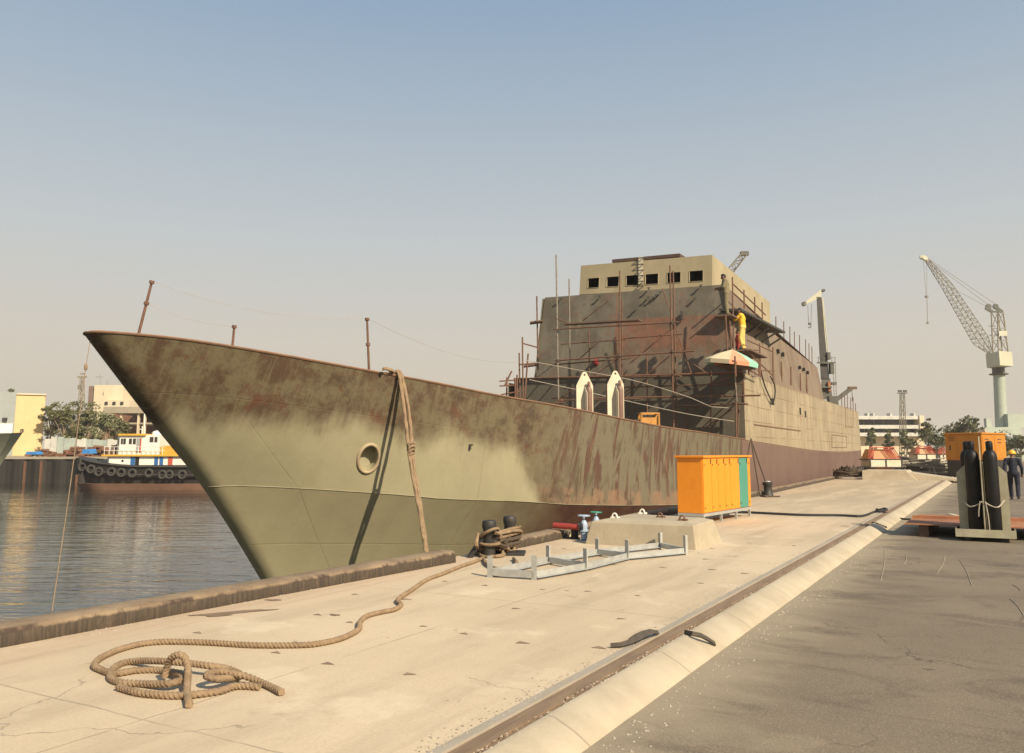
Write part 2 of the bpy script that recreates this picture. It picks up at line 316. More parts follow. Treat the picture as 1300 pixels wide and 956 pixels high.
def house_side_mat():
    t = NT('beige_house_plating'); p = t.tc(); u, v, _ = t.sep(t.tc('UV'))   # metres along / up
    big = t.noise(.4, 6, .65); vert = t.noise(1., 6, .7, t.mapv(t.comb(t.ma('MULTIPLY', u, 1.4), t.ma('MULTIPLY', v, .35))))
    col = t.mix(t.step(big, .35, .7), (.35, .29, .19), (.285, .235, .15))
    col = t.mix(t.ma('MULTIPLY', t.step(vert, .42, .62), .85), col, (.225, .18, .115))
    dirt = t.ma('MULTIPLY', t.step(t.ma('ADD', v, t.ma('MULTIPLY', big, .8)), 3.3, 2.3), t.step(u, 10.5, 9.8))
    col = t.mix(t.ma('MULTIPLY', dirt, .55), col, (.26, .21, .13))
    wob = t.ma('MULTIPLY', t.ma('SUBTRACT', t.noise(.6, 3), .5), .05)
    f = t.ma('ABSOLUTE', t.ma('SUBTRACT', t.ma('FRACT', t.ma('DIVIDE', t.ma('ADD', v, wob), .62)), .5))
    seam = t.ma('MULTIPLY', t.ma('SUBTRACT', 1., t.step(f, .02, .05)), t.step(t.noise(.5, 4), .35, .55))
    f2 = t.ma('ABSOLUTE', t.ma('SUBTRACT', t.ma('FRACT', t.ma('DIVIDE', u, 6.3)), .5)); seam = t.ma('MAXIMUM', seam, t.ma('SUBTRACT', 1., t.step(f2, .002, .006)))
    col = t.mix(t.ma('MULTIPLY', t.step(t.noise(2.4, 9, .78), .55, .66), .5), col, (.20, .15, .095))
    col = t.mix(t.ma('MULTIPLY', seam, .7), col, (.17, .095, .055))
    rs = t.ma('MULTIPLY', t.step(t.noise(1., 7, .7, t.mapv(t.comb(u, t.ma('MULTIPLY', v, .4)))), .62, .68), .8)
    col = t.mix(rs, col, (.28, .13, .07))
    t.bump(t.ma('ADD', t.ma('MULTIPLY', big, 1.2), t.ma('MULTIPLY', seam, -.5)), .3, .03)
    return t.fin(col, .75)
M['house_side'] = house_side_mat()

def house_front_mat(name, split):
    """grey-green old paint with rust red showing to starboard below z=split"""
    t = NT(name); p = t.tc(); u, v, _ = t.sep(t.tc('UV'))   # metres across (h), height z
    big = t.noise(.55, 6, .68); med = t.noise(1.8, 7, .7); vert = t.noise(1., 6, .7, t.mapv(t.comb(t.ma('MULTIPLY', u, 2.), t.ma('MULTIPLY', v, .5))))
    g = t.mix(t.step(big, .38, .62), (.17, .152, .112), (.108, .094, .068))
    g = t.mix(t.ma('MULTIPLY', t.step(vert, .5, .7), .5), g, (.13, .105, .07))
    r = t.mix(t.step(med, .4, .62), (.215, .095, .058), (.135, .085, .055))
    r = t.mix(t.ma('MULTIPLY', t.step(vert, .55, .7), .6), r, (.20, .13, .08))
    lim = t.ma('ADD', split, t.ma('MULTIPLY', t.step(u, -.55, -.75), -3.2))
    isr = t.ma('MULTIPLY', t.step(t.ma('SUBTRACT', v, t.ma('ADD', lim, t.ma('MULTIPLY', t.ma('SUBTRACT', med, .5), .1))), .03, -.03), t.step(t.ma('ADD', u, t.ma('MULTIPLY', med, .5)), -.75, -.35))
    low = t.step(t.ma('ADD', v, t.ma('MULTIPLY', t.ma('SUBTRACT', big, .5), 1.6)), 5.9, 5.3)
    isr = t.ma('MULTIPLY', t.ma('MULTIPLY', isr, t.ma('SUBTRACT', 1., t.ma('MULTIPLY', low, .75))), t.ma('ADD', .45, t.ma('MULTIPLY', t.step(t.noise(1.1, 8, .75), .38, .56), .55)))
    patch = t.ma('MULTIPLY', t.step(t.noise(.8, 8, .72), .53, .66), .9)
    col = t.mix(t.ma('MAXIMUM', isr, t.ma('MULTIPLY', patch, .55)), g, r)
    fw_ = t.noise(5., 9, .8); col = t.mix(t.ma('MULTIPLY', t.step(fw_, .54, .64), .5), col, (.075, .058, .042)); col = t.mix(t.ma('MULTIPLY', t.step(t.noise(1., 8, .78, t.mapv(t.comb(t.ma('MULTIPLY', u, 3.5), t.ma('MULTIPLY', v, .6)))), .56, .66), .5), col, (.27, .22, .145))
    f2 = t.ma('ABSOLUTE', t.ma('SUBTRACT', u, -.55)); butt = t.ma('SUBTRACT', 1., t.step(f2, .015, .06))
    col = t.mix(t.ma('MULTIPLY', butt, .7), col, (.25, .10, .06))
    t.bump(t.ma('ADD', big, t.ma('MULTIPLY', med, .4)), .35, .03)
    return t.fin(col, .8)
M['front2'] = house_front_mat('upper_front_paint', 7.35)
M['front1'] = weathered('lower_front_paint', (.115, .10, .072), (.075, .066, .05), (.13, .07, .045), .3, .6, .8)

# ---------------------------------------------------------------- mesh builder
class MB:
    def __init__(s): s.v = []; s.f = []; s.uv = {}; s.mi = {}; s.sm = set()
    def face(s, ids, uv=None, mi=0, smooth=False):
        k = len(s.f); s.f.append(tuple(ids))
        if uv: s.uv[k] = uv
        if mi: s.mi[k] = mi
        if smooth: s.sm.add(k)
    def add(s, vs): b = len(s.v); s.v += [Vector(x) for x in vs]; return b
    def quad(s, a, b, c, d, uv=None, mi=0): i = s.add([a, b, c, d]); s.face((i, i+1, i+2, i+3), uv, mi)
    def hexa(s, p, mi=0):   # 8 points: bottom ring 4, top ring 4 (counter-clockwise)
        i = s.add(p)
        for q in ((3, 2, 1, 0), (4, 5, 6, 7), (0, 1, 5, 4), (1, 2, 6, 5), (2, 3, 7, 6), (3, 0, 4, 7)): s.face([i+k for k in q], mi=mi)
    def box(s, c, d, rz=0., mi=0, rot=None):
        c = Vector(c); m = rot or Matrix.Rotation(rz, 3, 'Z')
        x, y, z = d[0]/2, d[1]/2, d[2]/2
        s.hexa([c+m@Vector(p) for p in ((-x, -y, -z), (x, -y, -z), (x, y, -z), (-x, y, -z), (-x, -y, z), (x, -y, z), (x, y, z), (-x, y, z))], mi)
    def bar(s, p0, p1, w, t, up=(0, 0, 1)):
        p0, p1 = Vector(p0), Vector(p1); d = (p1-p0).normalized(); x = d.cross(Vector(up))
        if x.length < 1e-4: x = d.cross(Vector((1, 0, 0)))
        x.normalize(); y = x.cross(d).normalized(); x = x*w/2; y = y*t/2
        s.hexa([p0-x-y, p0+x-y, p1+x-y, p1-x-y, p0-x+y, p0+x+y, p1+x+y, p1-x+y])
    def prism(s, pts, ext, mi=0):   # planar polygon extruded by a vector
        n = len(pts); e = Vector(ext); i = s.add(list(pts)+[Vector(p)+e for p in pts])
        s.face([i+k for k in range(n)][::-1], mi=mi); s.face([i+n+k for k in range(n)], mi=mi)
        for k in range(n): s.face((i+k, i+(k+1) % n, i+n+(k+1) % n, i+n+k), mi=mi)
    def tube(s, pts, r, n=8, caps=True, prof=None, closed=False):
        pts = [Vector(p) for p in pts]; m = len(pts)
        rr = r if isinstance(r, (list, tuple)) else [r]*m
        tang = []
        for k in range(m):
            if closed: d = pts[(k+1) % m]-pts[k-1]
            else: d = pts[min(k+1, m-1)]-pts[max(k-1, 0)]
            tang.append(d.normalized() if d.length > 1e-9 else Vector((0, 0, 1)))
        up = Vector((0, 0, 1)) if abs(tang[0].z) < .9 else Vector((1, 0, 0))
        x = tang[0].cross(up).normalized(); base = len(s.v); ln = 0
        for k in range(m):
            x = (x-tang[k]*x.dot(tang[k]))
            x = x.normalized() if x.length > 1e-6 else tang[k].orthogonal().normalized()
            y = tang[k].cross(x)
            if k: ln += (pts[k]-pts[k-1]).length
            for j in range(n):
                a = 2*math.pi*j/n; q = rr[k]*(prof(a, ln) if prof else 1)
                s.v.append(pts[k]+(x*math.cos(a)+y*math.sin(a))*q)
        for k in range(m if closed else m-1):
            k2 = (k+1) % m
            for j in range(n):
                j2 = (j+1) % n; s.face((base+k*n+j, base+k*n+j2, base+k2*n+j2, base+k2*n+j), smooth=True)
        if caps and not closed:
            s.face([base+j for j in range(n)][::-1]); s.face([base+(m-1)*n+j for j in range(n)])
    def cyl(s, p0, p1, r0, r1=None, n=12): s.tube([p0, p1], [r0, r0 if r1 is None else r1], n)
    def lathe(s, c, prof, n=20, axis=None):   # prof: (radius, height)
        c = Vector(c); m = Matrix.Identity(3) if axis is None else Vector((0, 0, 1)).rotation_difference(Vector(axis)).to_matrix()
        b = len(s.v)
        for r, h in prof:
            for j in range(n):
                a = 2*math.pi*j/n; s.v.append(c+m@Vector((r*math.cos(a), r*math.sin(a), h)))
        for k in range(len(prof)-1):
            for j in range(n):
                j2 = (j+1) % n; s.face((b+k*n+j, b+k*n+j2, b+(k+1)*n+j2, b+(k+1)*n+j), smooth=True)
        s.face([b+j for j in range(n)][::-1]); s.face([b+(len(prof)-1)*n+j for j in range(n)])
    def ball(s, c, r, n=10, m=7):
        r = r if isinstance(r, (tuple, list)) else (r, r, r); c = Vector(c); b = len(s.v)
        for i in range(m+1):
            t = math.pi*i/m
            for j in range(n):
                a = 2*math.pi*j/n; s.v.append(c+Vector((r[0]*math.sin(t)*math.cos(a), r[1]*math.sin(t)*math.sin(a), r[2]*math.cos(t))))
        for i in range(m):
            for j in range(n):
                j2 = (j+1) % n; s.face((b+i*n+j, b+(i+1)*n+j, b+(i+1)*n+j2, b+i*n+j2), smooth=True)
    def build(s, name, mats, parent=None, bevel=0., sharp=38):
        me = bpy.data.meshes.new(name); org = ORG.get(parent.name, Vector()) if parent else Vector()
        me.from_pydata([v-org for v in s.v], [], s.f)
        mats = mats if isinstance(mats, (list, tuple)) else [mats]
        for m in mats: me.materials.append(M[m] if isinstance(m, str) else m)
        if s.uv:
            uvl = me.uv_layers.new(name='UVMap')
            for k, uv in s.uv.items():
                p = me.polygons[k]
                for q, li in enumerate(p.loop_indices): uvl.data[li].uv = uv[q]
        for k, i in s.mi.items(): me.polygons[k].material_index = i
        if s.sm:
            for k in s.sm: me.polygons[k].use_smooth = True
        me.validate(); me.update()
        if s.sm: me.set_sharp_from_angle(angle=R(sharp))
        o = bpy.data.objects.new(name, me); COL.objects.link(o)
        if bevel:
            b = o.modifiers.new('bevel', 'BEVEL'); b.width = bevel; b.segments = 2; b.limit_method = 'ANGLE'
        if parent: o.parent = parent; ORG[o.name] = org
        else: ORG[o.name] = Vector()
        return o
ORG = {}
def tag(o, label=None, cat=None, group=None, kind=None):
    if label: o['label'] = label
    if cat: o['category'] = cat
    if group: o['group'] = group
    if kind: o['kind'] = kind
    return o
def thing(name, label, cat, loc, group=None):
    o = bpy.data.objects.new(name, None); COL.objects.link(o); o.location = loc; o.empty_display_size = .2
    ORG[o.name] = Vector(loc); return tag(o, label, cat, group)
def solo(mb, name, mat, label, cat, loc, group=None, bevel=0.):
    """a thing that is one mesh, with its origin at `loc`"""
    loc = Vector(loc); mb.v = [v-loc for v in mb.v]; o = mb.build(name, mat, None, bevel); o.location = loc; ORG[o.name] = loc
    return tag(o, label, cat, group)
def dup(root, loc, rz=None, label=None, group=None):
    r = root.copy(); COL.objects.link(r); r.location = loc
    if rz is not None: r.rotation_euler = (0, 0, rz)
    if label: r['label'] = label
    if group: r['group'] = group
    for ch in list(root.children):
        c = ch.copy(); COL.objects.link(c); c.parent = r
        for g in list(ch.children):
            d = g.copy(); COL.objects.link(d); d.parent = c
    return r
def struct(mb, name, mat): return tag(mb.build(name, mat), kind='structure')
def one(parent, name, mat, fn, bevel=0.):
    m = MB(); fn(m); return m.build(name, mat, parent, bevel)
def lerp(a, b, t): return a+(b-a)*t
def table(pts):
    def f(x):
        if x <= pts[0][0]: return pts[0][1]
        for k in range(len(pts)-1):
            x0, y0 = pts[k]; x1, y1 = pts[k+1]
            if x <= x1:
                m = lambda j: (pts[min(j+1, len(pts)-1)][1]-pts[max(j-1, 0)][1])/(pts[min(j+1, len(pts)-1)][0]-pts[max(j-1, 0)][0])
                t = (x-x0)/(x1-x0); h = x1-x0
                return (2*t**3-3*t**2+1)*y0+(t**3-2*t**2+t)*h*m(k)+(-2*t**3+3*t**2)*y1+(t**3-t**2)*h*m(k+1)
        return pts[-1][1]
    return f
def spline(pts, step):
    pts = [Vector(p) for p in pts]; out = []
    for k in range(len(pts)-1):
        p0, p1, p2, p3 = pts[max(k-1, 0)], pts[k], pts[k+1], pts[min(k+2, len(pts)-1)]
        n = max(1, int((p2-p1).length/step))
        for i in range(n):
            t = i/n; out.append(.5*((2*p1)+(p2-p0)*t+(2*p0-5*p1+4*p2-p3)*t*t+(3*p1-p0-3*p2+p3)*t**3))
    out.append(pts[-1]); return out
def strand(lay, depth=.16, n3=3): return lambda a, l: 1+depth*abs(math.cos(1.5*(a-2*math.pi*l/lay)))-depth*.6
def camxy(px, D):  # point at eye-level column px, distance D
    a = (px-CX)/F*(D*math.cos(TH)); return (HD[0]*D+LTC[0]*a, HD[1]*D+LTC[1]*a)

# ---------------------------------------------------------------- setting
EDGE = [(-8.35, -20), (-7.26, 4.), (-6.95, 10.4), (-7.03, 12.4), (-7.08, 14.5), (-7.56, 33.), (-8.25, 57.), (-9.4, 100.)]   # inner foot of the coping
def edge_x(y):
    for (x0, y0), (x1, y1) in zip(EDGE, EDGE[1:]):
        if y <= y1: return lerp(x0, x1, (y-y0)/(y1-y0))
    return EDGE[-1][0]
CW = .31    # coping width
m = MB()
for (x0, y0), (x1, y1) in zip(EDGE, EDGE[1:]):
    m.quad((x0-CW-.05, y0, 0), (-2.70, y0, 0), (-2.70, y1, 0), (x1-CW-.05, y1, 0))
    m.quad((x0-CW-.05, y0, -4), (x0-CW-.05, y0, 0), (x1-CW-.05, y1, 0), (x1-CW-.05, y1, -4))
quay = struct(m, 'quay_deck', 'quay')
m = MB(); m.quad((-2.22, -20, -.12), (140, -20, -.12), (140, 150, -.12), (-2.22, 150, -.12)); struct(m, 'asphalt_road', 'asphalt')
m = MB(); Y0, Y1 = -20, 100
m.box((-2.735, (Y0+Y1)/2, -.02), (.07, Y1-Y0, .05)); struct(m, 'rail_angle', 'rail_edge')
m = MB(); m.box((-2.60, (Y0+Y1)/2, -.052), (.20, Y1-Y0, .08))
m.box((-2.60, (Y0+Y1)/2, -.012), (.075, Y1-Y0, .026)); struct(m, 'crane_rail', 'rail_bed')
m = MB(); ys = [Y0+i*.22 for i in range(int((60-Y0)/.22)+1)]
prof = [(-2.50, -.06), (-2.498, .012), (-2.44, .016), (-2.30, -.05)]
rows = []
for y in ys:
    w = random.uniform(-.002, .002); e = [(x, y, z) for x, z in prof]+[(-2.205+w, y, -.112), (-2.195+w, y, -.14)]
    rows.append(m.add(e))
for r0, r1 in zip(rows, rows[1:]):
    for k in range(5): m.face((r0+k, r0+k+1, r1+k+1, r1+k), smooth=True)
struct(m, 'sloped_kerb', 'strip')
# harbour water, and the land beyond it
m = MB(); m.quad((-420, -120, -1.75), (-6, -120, -1.75), (-8, 420, -1.75), (-420, 420, -1.75)); struct(m, 'harbour_water', 'water')
DW = 89.
def cf(lat, D): return (HD[0]*D+LTC[0]*lat, HD[1]*D+LTC[1]*lat)
m = MB()
pts = [cf(-260, DW), cf(34, DW), cf(34, 900), cf(-700, 900)]
m.prism([(x, y, .95) for x, y in pts], (0, 0, -4)); struct(m, 'far_yard_ground', 'sand')
m = MB(); m.quad((-14, 99, -.16), (900, 99, -.16), (900, 900, -.16), (-350, 900, -.16)); struct(m, 'dusty_yard_ground', 'sand')

# coping kerbs: two runs with the bollard gap between
def coping(y0, y1, label):
    t = thing('quay_coping', label, 'quay kerb', (edge_x(y0), y0, 0), 'stained kerbs along the quay edge')
    m = MB(); n = max(2, int((y1-y0)/.8)); rows = []
    prof = [(0, -.02), (.010, .0), (.004, .115), (-.015, .145), (-.05, .163), (-.24, .168), (-.285, .155), (-CW, .12), (-CW-.02, -.3)]
    for i in range(n+1):
        y = lerp(y0, y1, i/n); x = edge_x(y); jx, jz = random.uniform(-.006, .006), random.uniform(-.006, .006)
        rows.append(m.add([(x+px+jx, y, pz+(jz if pz > .1 else 0)) for px, pz in prof]))
    k = len(prof)
    for r0, r1 in zip(rows, rows[1:]):
        for j in range(k-1): m.face((r0+j, r1+j, r1+j+1, r0+j+1), smooth=True)
    m.face([rows[0]+j for j in range(k)]); m.face([rows[-1]+j for j in range(k)][::-1])
    m.build('coping_body', 'coping', t, sharp=30)
    return t
coping(-20, 10.42, 'long dark stained quay kerb in the foreground, beside the water under the bow')
coping(12.1, 56., 'brown quay kerb running from the near bollard away along the ship side')
# lifting pockets cast into the slab, and small stains
m = MB()
for i in range(6):
    for j in range(9):
        if random.random() < .16: continue
        x, y = -6.35+i*.62+(j % 2)*.31+random.uniform(-.08, .08), 5.2+j*1.25+random.uniform(-.15, .15)
        a = random.uniform(-.4, .4); w = random.uniform(.035, .06)
        ids = m.add([(x+w*math.cos(a+q)*(1.5 if q == 0 else 1), y+w*math.sin(a+q), .004) for q in (0, 2.2, 4.0)]); m.face((ids, ids+1, ids+2))
pk = m.build('lifting_pocket', weathered('dirty_pocket', (.30, .21, .14), (.2, .135, .09), None, 0, 9, .95), quay); tag(pk, kind='stuff')
m = MB()
for (px, py, w, h, a) in ((296, 778, .42, .075, .95), (425, 781, .06, .04, 0), (346, 762, .10, .05, .3), (278, 782, .16, .04, .9), (375, 816, .03, .02, 0), (720, 750, .03, .01, .2), (1072, 668, .08, .05, 0), (1008, 693, .04, .03, 0)):
    c = PZ(px, py); ids = []
    for k in range(14):
        t = 2*math.pi*k/14; rr = random.uniform(.7, 1.15); x, y = w*rr*math.cos(t), h*rr*math.sin(t)
        ids.append((c.x+x*math.cos(a)-y*math.sin(a), c.y+x*math.sin(a)+y*math.cos(a), .005))
    b = m.add(ids); m.face(range(b, b+14))
tag(m.build('oil_stain', 'rail_bed', quay), kind='stuff')
m = MB(); rg_ = random.Random(5)
def grit(x, y, z, r):
    p = Vector((x, y, z)); q = [Vector((rg_.uniform(.6, 1.2)*r*math.cos(a), rg_.uniform(.6, 1.2)*r*math.sin(a), 0)) for a in (0, 1.4, 2.7, 4.2)]
    i = m.add([p+v for v in q]+[p+Vector((rg_.uniform(-.3, .3)*r, rg_.uniform(-.3, .3)*r, r*rg_.uniform(.5, 1.)))])
    for k in range(4): m.face((i+k, i+(k+1) % 4, i+4))
for k in range(2600):
    y = 3.5+14*rg_.random()**1.6; c = rg_.random()
    if c < .30: grit(edge_x(y)+.012+abs(rg_.gauss(0, .10)), y, 0, rg_.uniform(.004, .014))
    elif c < .55: grit(-2.72-abs(rg_.gauss(0, .10)), y, .006, rg_.uniform(.003, .011))
    elif c < .75: grit(-2.52+rg_.uniform(-.02, .05), y, .012, rg_.uniform(.004, .012))
    elif c < .92: grit(-2.16+abs(rg_.gauss(0, .14)), y, -.12, rg_.uniform(.004, .014))
    else: grit(rg_.uniform(-7, -2.8), y, 0, rg_.uniform(.003, .009))
tag(m.build('loose_grit', 'rail_edge'), kind='stuff')
# chalk marks scratched on the asphalt
m = MB()
for (a, b) in (((1123, 698), (1118, 738)), ((1200, 705), (1190, 728)), ((1218, 710), (1234, 744)), ((1282, 760), (1300, 782)), ((1285, 742), (1296, 750)), ((1150, 705), (1148, 716))):
    p, q = PZ(*a, -.115), PZ(*b, -.115); m.tube(spline([p, lerp(p, q, .5)+Vector((.02, 0, 0)), q], .2), .0035, 4)
tag(m.build('chalk_scratch', 'strip', bpy.data.objects['asphalt_road']), kind='stuff')

# ---------------------------------------------------------------- the ship
ship = thing('unfinished_ship', 'large unfinished steel ship with olive and rust hull moored along the quay', 'ship', S(8, 0, -1.75))
AT = -24.45
zg = table([(-24.6, 3.60), (-23.4, 3.57), (-22.2, 3.46), (-20, 3.21), (-18.4, 3.04), (-16.8, 2.86), (-14.3, 2.66), (-11.8, 2.45), (-9.4, 2.30), (-5.2, 2.18), (.6, 2.03), (20, 1.60), (37, 1.62), (48, 1.9)])
zc = table([(-22, .92), (-21.4, .94), (-20.25, .85), (-18.5, .67), (-17.8, .58), (-15.8, .44), (-14.1, .29), (-9.1, .04), (0, -.3), (48, -.5)])
def half(s, B, L, p, Rn):
    """half-breadth at distance s aft of the stem: fine entry faired into a nose of radius Rn"""
    if s <= 0: return 0.
    b = B*(1-(1-min(1, s/L))**p); k = B*p/L; be = math.atan(k); st = Rn*(1-math.sin(be))
    n = math.sqrt(max(0, 2*Rn*s-s*s))-k*s if s < st else (Rn*math.cos(be)-k*st)*math.exp(-(s-st)/7)
    return min(B, b+n)
SG, SCH, SBT = -24.45, -21.78, -18.9
hg = lambda a: half(a-SG, 5.3, 19.5, 2.2, .40)-(0 if a < 38 else (a-38)**2*.012)
hc = lambda a: half(a-SCH, 5.28, 14.5, 2.2, .38)-(0 if a < 38 else (a-38)**2*.012)
hb = lambda a: half(a-SBT, 4.6, 16., 1.7, .28)-(0 if a < 36 else (a-36)**2*.03)
stem = table([(-2.7, -18.9), (-.98, -20.2), (.93, -21.78), (2.24, -23.12), (3.59, -24.45), (3.7, -24.55)])   # a as a function of z
AEND = 46.5
NV, NB = 14, 8
def hull_point(w, v):   # w 0..1 along, v 0 gunwale .. 1 chine .. 2 bottom
    g = w**1.35; zs0 = lerp(3.59, .93, v) if v <= 1 else lerp(.93, -2.7, v-1)
    a0 = stem(zs0); a = lerp(a0, AEND, g); d = (a-a0)
    f = lambda s0: a+(s0-a0)*math.exp(-d/12)      # the same distance from the stem on the neighbouring waterlines
    if v <= 1:
        z = lerp(zg(f(SG)), zc(f(SCH)), v); h = lerp(hg(f(SG)), hc(f(SCH)), v)-.05*math.sin(math.pi*v)*max(0, min(1, -a/14))*min(1, d/3)
    else: z = lerp(zc(f(SCH)), -2.7, v-1); h = lerp(hc(f(SCH)), hb(f(SBT)), v-1)
    return a, max(0, h), (zs0 if w == 0 else z)
HOLE_A, HOLE_Z = None, None
# hawse hole centre on the starboard bow
NOSE = [(x/71.)**(1/1.35) for x in (.004, .012, .025, .04, .06, .085, .115, .16, .22, .3, .4, .52, .66, .82, 1.)]
ws = [i/150 for i in range(151)]
vs = [i/NV for i in range(NV+1)]+[1+i/NB for i in range(1, NB+1)]
# locate the hole: the hull point that projects to (468, 582)
def proj(p):
    d = HD[0]*p[0]+HD[1]*p[1]; a = LTC[0]*p[0]+LTC[1]*p[1]; u = p[2]-HC
    zf = d*math.cos(TH)+u*math.sin(TH); up = -d*math.sin(TH)+u*math.cos(TH); return CX+F*a/zf, CY-F*up/zf
def hull_at(px, py, lo=0., hi=.6):
    best = None; c = (lerp(lo, hi, .5), .5); sw, sv = (hi-lo)/2, .5
    for it in range(7):
        for i in range(-6, 7):
            for j in range(-6, 7):
                w, v = min(1, max(0.001, c[0]+sw*i/6)), min(1.95, max(0, c[1]+sv*j/6)); p = S(*hull_point(w, v)); q = proj(p)
                e = (q[0]-px)**2+(q[1]-py)**2
                if best is None or e < best[0]: best = (e, w, v, p)
        c = best[1:3]; sw *= .3; sv *= .3
    return best[1], best[2], best[3]
def hull_normal(w, v):
    p = S(*hull_point(w, v)); q = S(*hull_point(w+.002, v)); r = S(*hull_point(w, v+.02)); return (q-p).cross(r-p).normalized()*-1
hw, hv, HP = hull_at(468, 582)
ws = sorted(set([w for w in ws if w > .045 or w == 0]+NOSE+[hw-.014+.0004*i for i in range(71)]))
vs = sorted(set(vs+[hv-.2+.008*i for i in range(51)]))
HN = hull_normal(hw, hv)
if HN.dot(Vector((1, 0, 0))) < 0: HN = -HN
HU = (Vector((0, 0, 1))-HN*HN.z).normalized(); HS = HU.cross(HN)
HRX, HRY = .20, .275
vs_all = vs
for part in (0, 1):
    vs = [v for v in vs_all if (v <= 1 if part == 0 else v >= 1)]
    m = MB(); au = [[hull_point(w, v)[0] for v in vs] for w in ws]
    stem_row = m.add([S(a, 0, z) for a, h, z in (hull_point(0, v) for v in vs)])
    for side in (1, -1):
        rows = [stem_row]+[m.add([S(a, h*side, z) for a, h, z in (hull_point(w, v) for v in vs)]) for w in ws[1:]]
        for i in range(len(ws)-1):
            for j in range(len(vs)-1):
                ids = (rows[i]+j, rows[i]+j+1, rows[i+1]+j+1, rows[i+1]+j)
                if side == 1:
                    hit = False
                    for k in ids:
                        c = m.v[k]-HP
                        if c.length < .6 and (c.dot(HS)/(HRX-.005))**2+(c.dot(HU)/(HRY-.005))**2 < 1: hit = True
                    if hit: continue
                uv = [(au[i][j], vs[j]), (au[i][j+1], vs[j+1]), (au[i+1][j+1], vs[j+1]), (au[i+1][j], vs[j])]
                if side == -1: ids = ids[::-1]; uv = uv[::-1]
                m.face(ids, uv, smooth=True)
    m.build('lower_strake' if part else 'hull_side', 'hull', ship, sharp=120)
vs = vs_all
m = MB(); L = [hull_point(1, v) for v in vs]
for j in range(len(vs)-1): m.quad(S(L[j][0], -L[j][1], L[j][2]), S(L[j][0], L[j][1], L[j][2]), S(L[j+1][0], L[j+1][1], L[j+1][2]), S(L[j+1][0], -L[j+1][1], L[j+1][2]))
m.build('transom', 'purple', ship)
m = MB(); aa = [AT+.5+i*.6 for i in range(int((AEND-AT-.6)/.6)+1)]
for a0, a1 in zip(aa, aa[1:]):
    d = lambda a: .28 if a < 0 else .02
    hd_ = lambda a: max(.02, lerp(hg(a), hc(a), d(a)/(zg(a)-zc(a))*1.15)-.12)
    m.quad(S(a0, -hd_(a0), zg(a0)-d(a0)), S(a0, hd_(a0), zg(a0)-d(a0)), S(a1, hd_(a1), zg(a1)-d(a1)), S(a1, -hd_(a1), zg(a1)-d(a1)))
m.build('foredeck', 'deck', ship)
zst = [-2.7+i*.2 for i in range(32)]
def cap_line(side, a1):
    out = []
    for w in ws:
        a, h, z = hull_point(w, 0)
        if a > a1: break
        out.append(S(a, h*side, z+.012))
    return out
m = MB()
for s in (1, -1): m.tube(cap_line(s, -.05), .024, 6)
m.build('bulwark_cap', weathered('rusty_cap', (.21, .115, .065), (.15, .085, .05), (.30, .2, .12), .2, 3, .85), ship)
# chine weld bead
m = MB(); ch = []
for w in ws:
    a, h, z = hull_point(w, 1.0)
    if a > -.5: break
    ch.append(S(a, h+.004, z))
m.tube(ch, .007, 5); m.build('chine_weld', weathered('chine_weld_paint', (.33, .30, .2), (.2, .17, .1), (.12, .07, .04), .3, 2, .8), ship)
# hawse pipe: ring, throat, back plate
def ell(k, n, sx, sy, off): a = 2*math.pi*k/n; return HP+HS*(math.cos(a)*sx)+HU*(math.sin(a)*sy)+HN*off
m = MB(); m.tube([ell(k, 40, HRX+.025, HRY+.025,   .004) for k in range(40)], .038, 10, closed=True); ring = m.build('hawse_ring', weathered('ring_paint', (.38, .31, .19), (.31, .22, .13), (.2, .11, .06), .3, 6, .7), ship)
m = MB(); n = 32; r0 = [m.add([ell(k, n, HRX, HRY, .0) for k in range(n)]), m.add([ell(k, n, HRX*.95, HRY*.95, -.19) for k in range(n)])]
for k in range(n): m.face((r0[0]+k, r0[1]+k, r0[1]+(k+1) % n, r0[0]+(k+1) % n), smooth=True)
m.build('hawse_throat', weathered('throat_paint', (.34, .31, .19), (.27, .25, .15), (.2, .12, .07), .2, 5, .7), ring)
m = MB(); b = m.add([ell(k, n, HRX*.97, HRY*.97, -.20) for k in range(n)]); m.face(range(b, b+n)); m.build('hawse_plate', weathered('hawse_plate_paint', (.36, .33, .22), (.3, .27, .17), (.22, .13, .08), .2, 5, .7), ring)
# lug on the hull, small
w_, v_, q_ = hull_at(595, 570); one(ship, 'hull_lug', 'dark_steel', lambda m: (m.box(q_+Vector((.03, 0, .05)), (.05, .03, .12), SROT), m.box(q_+Vector((.03, .05, .1)), (.05, .12, .025), SROT)))

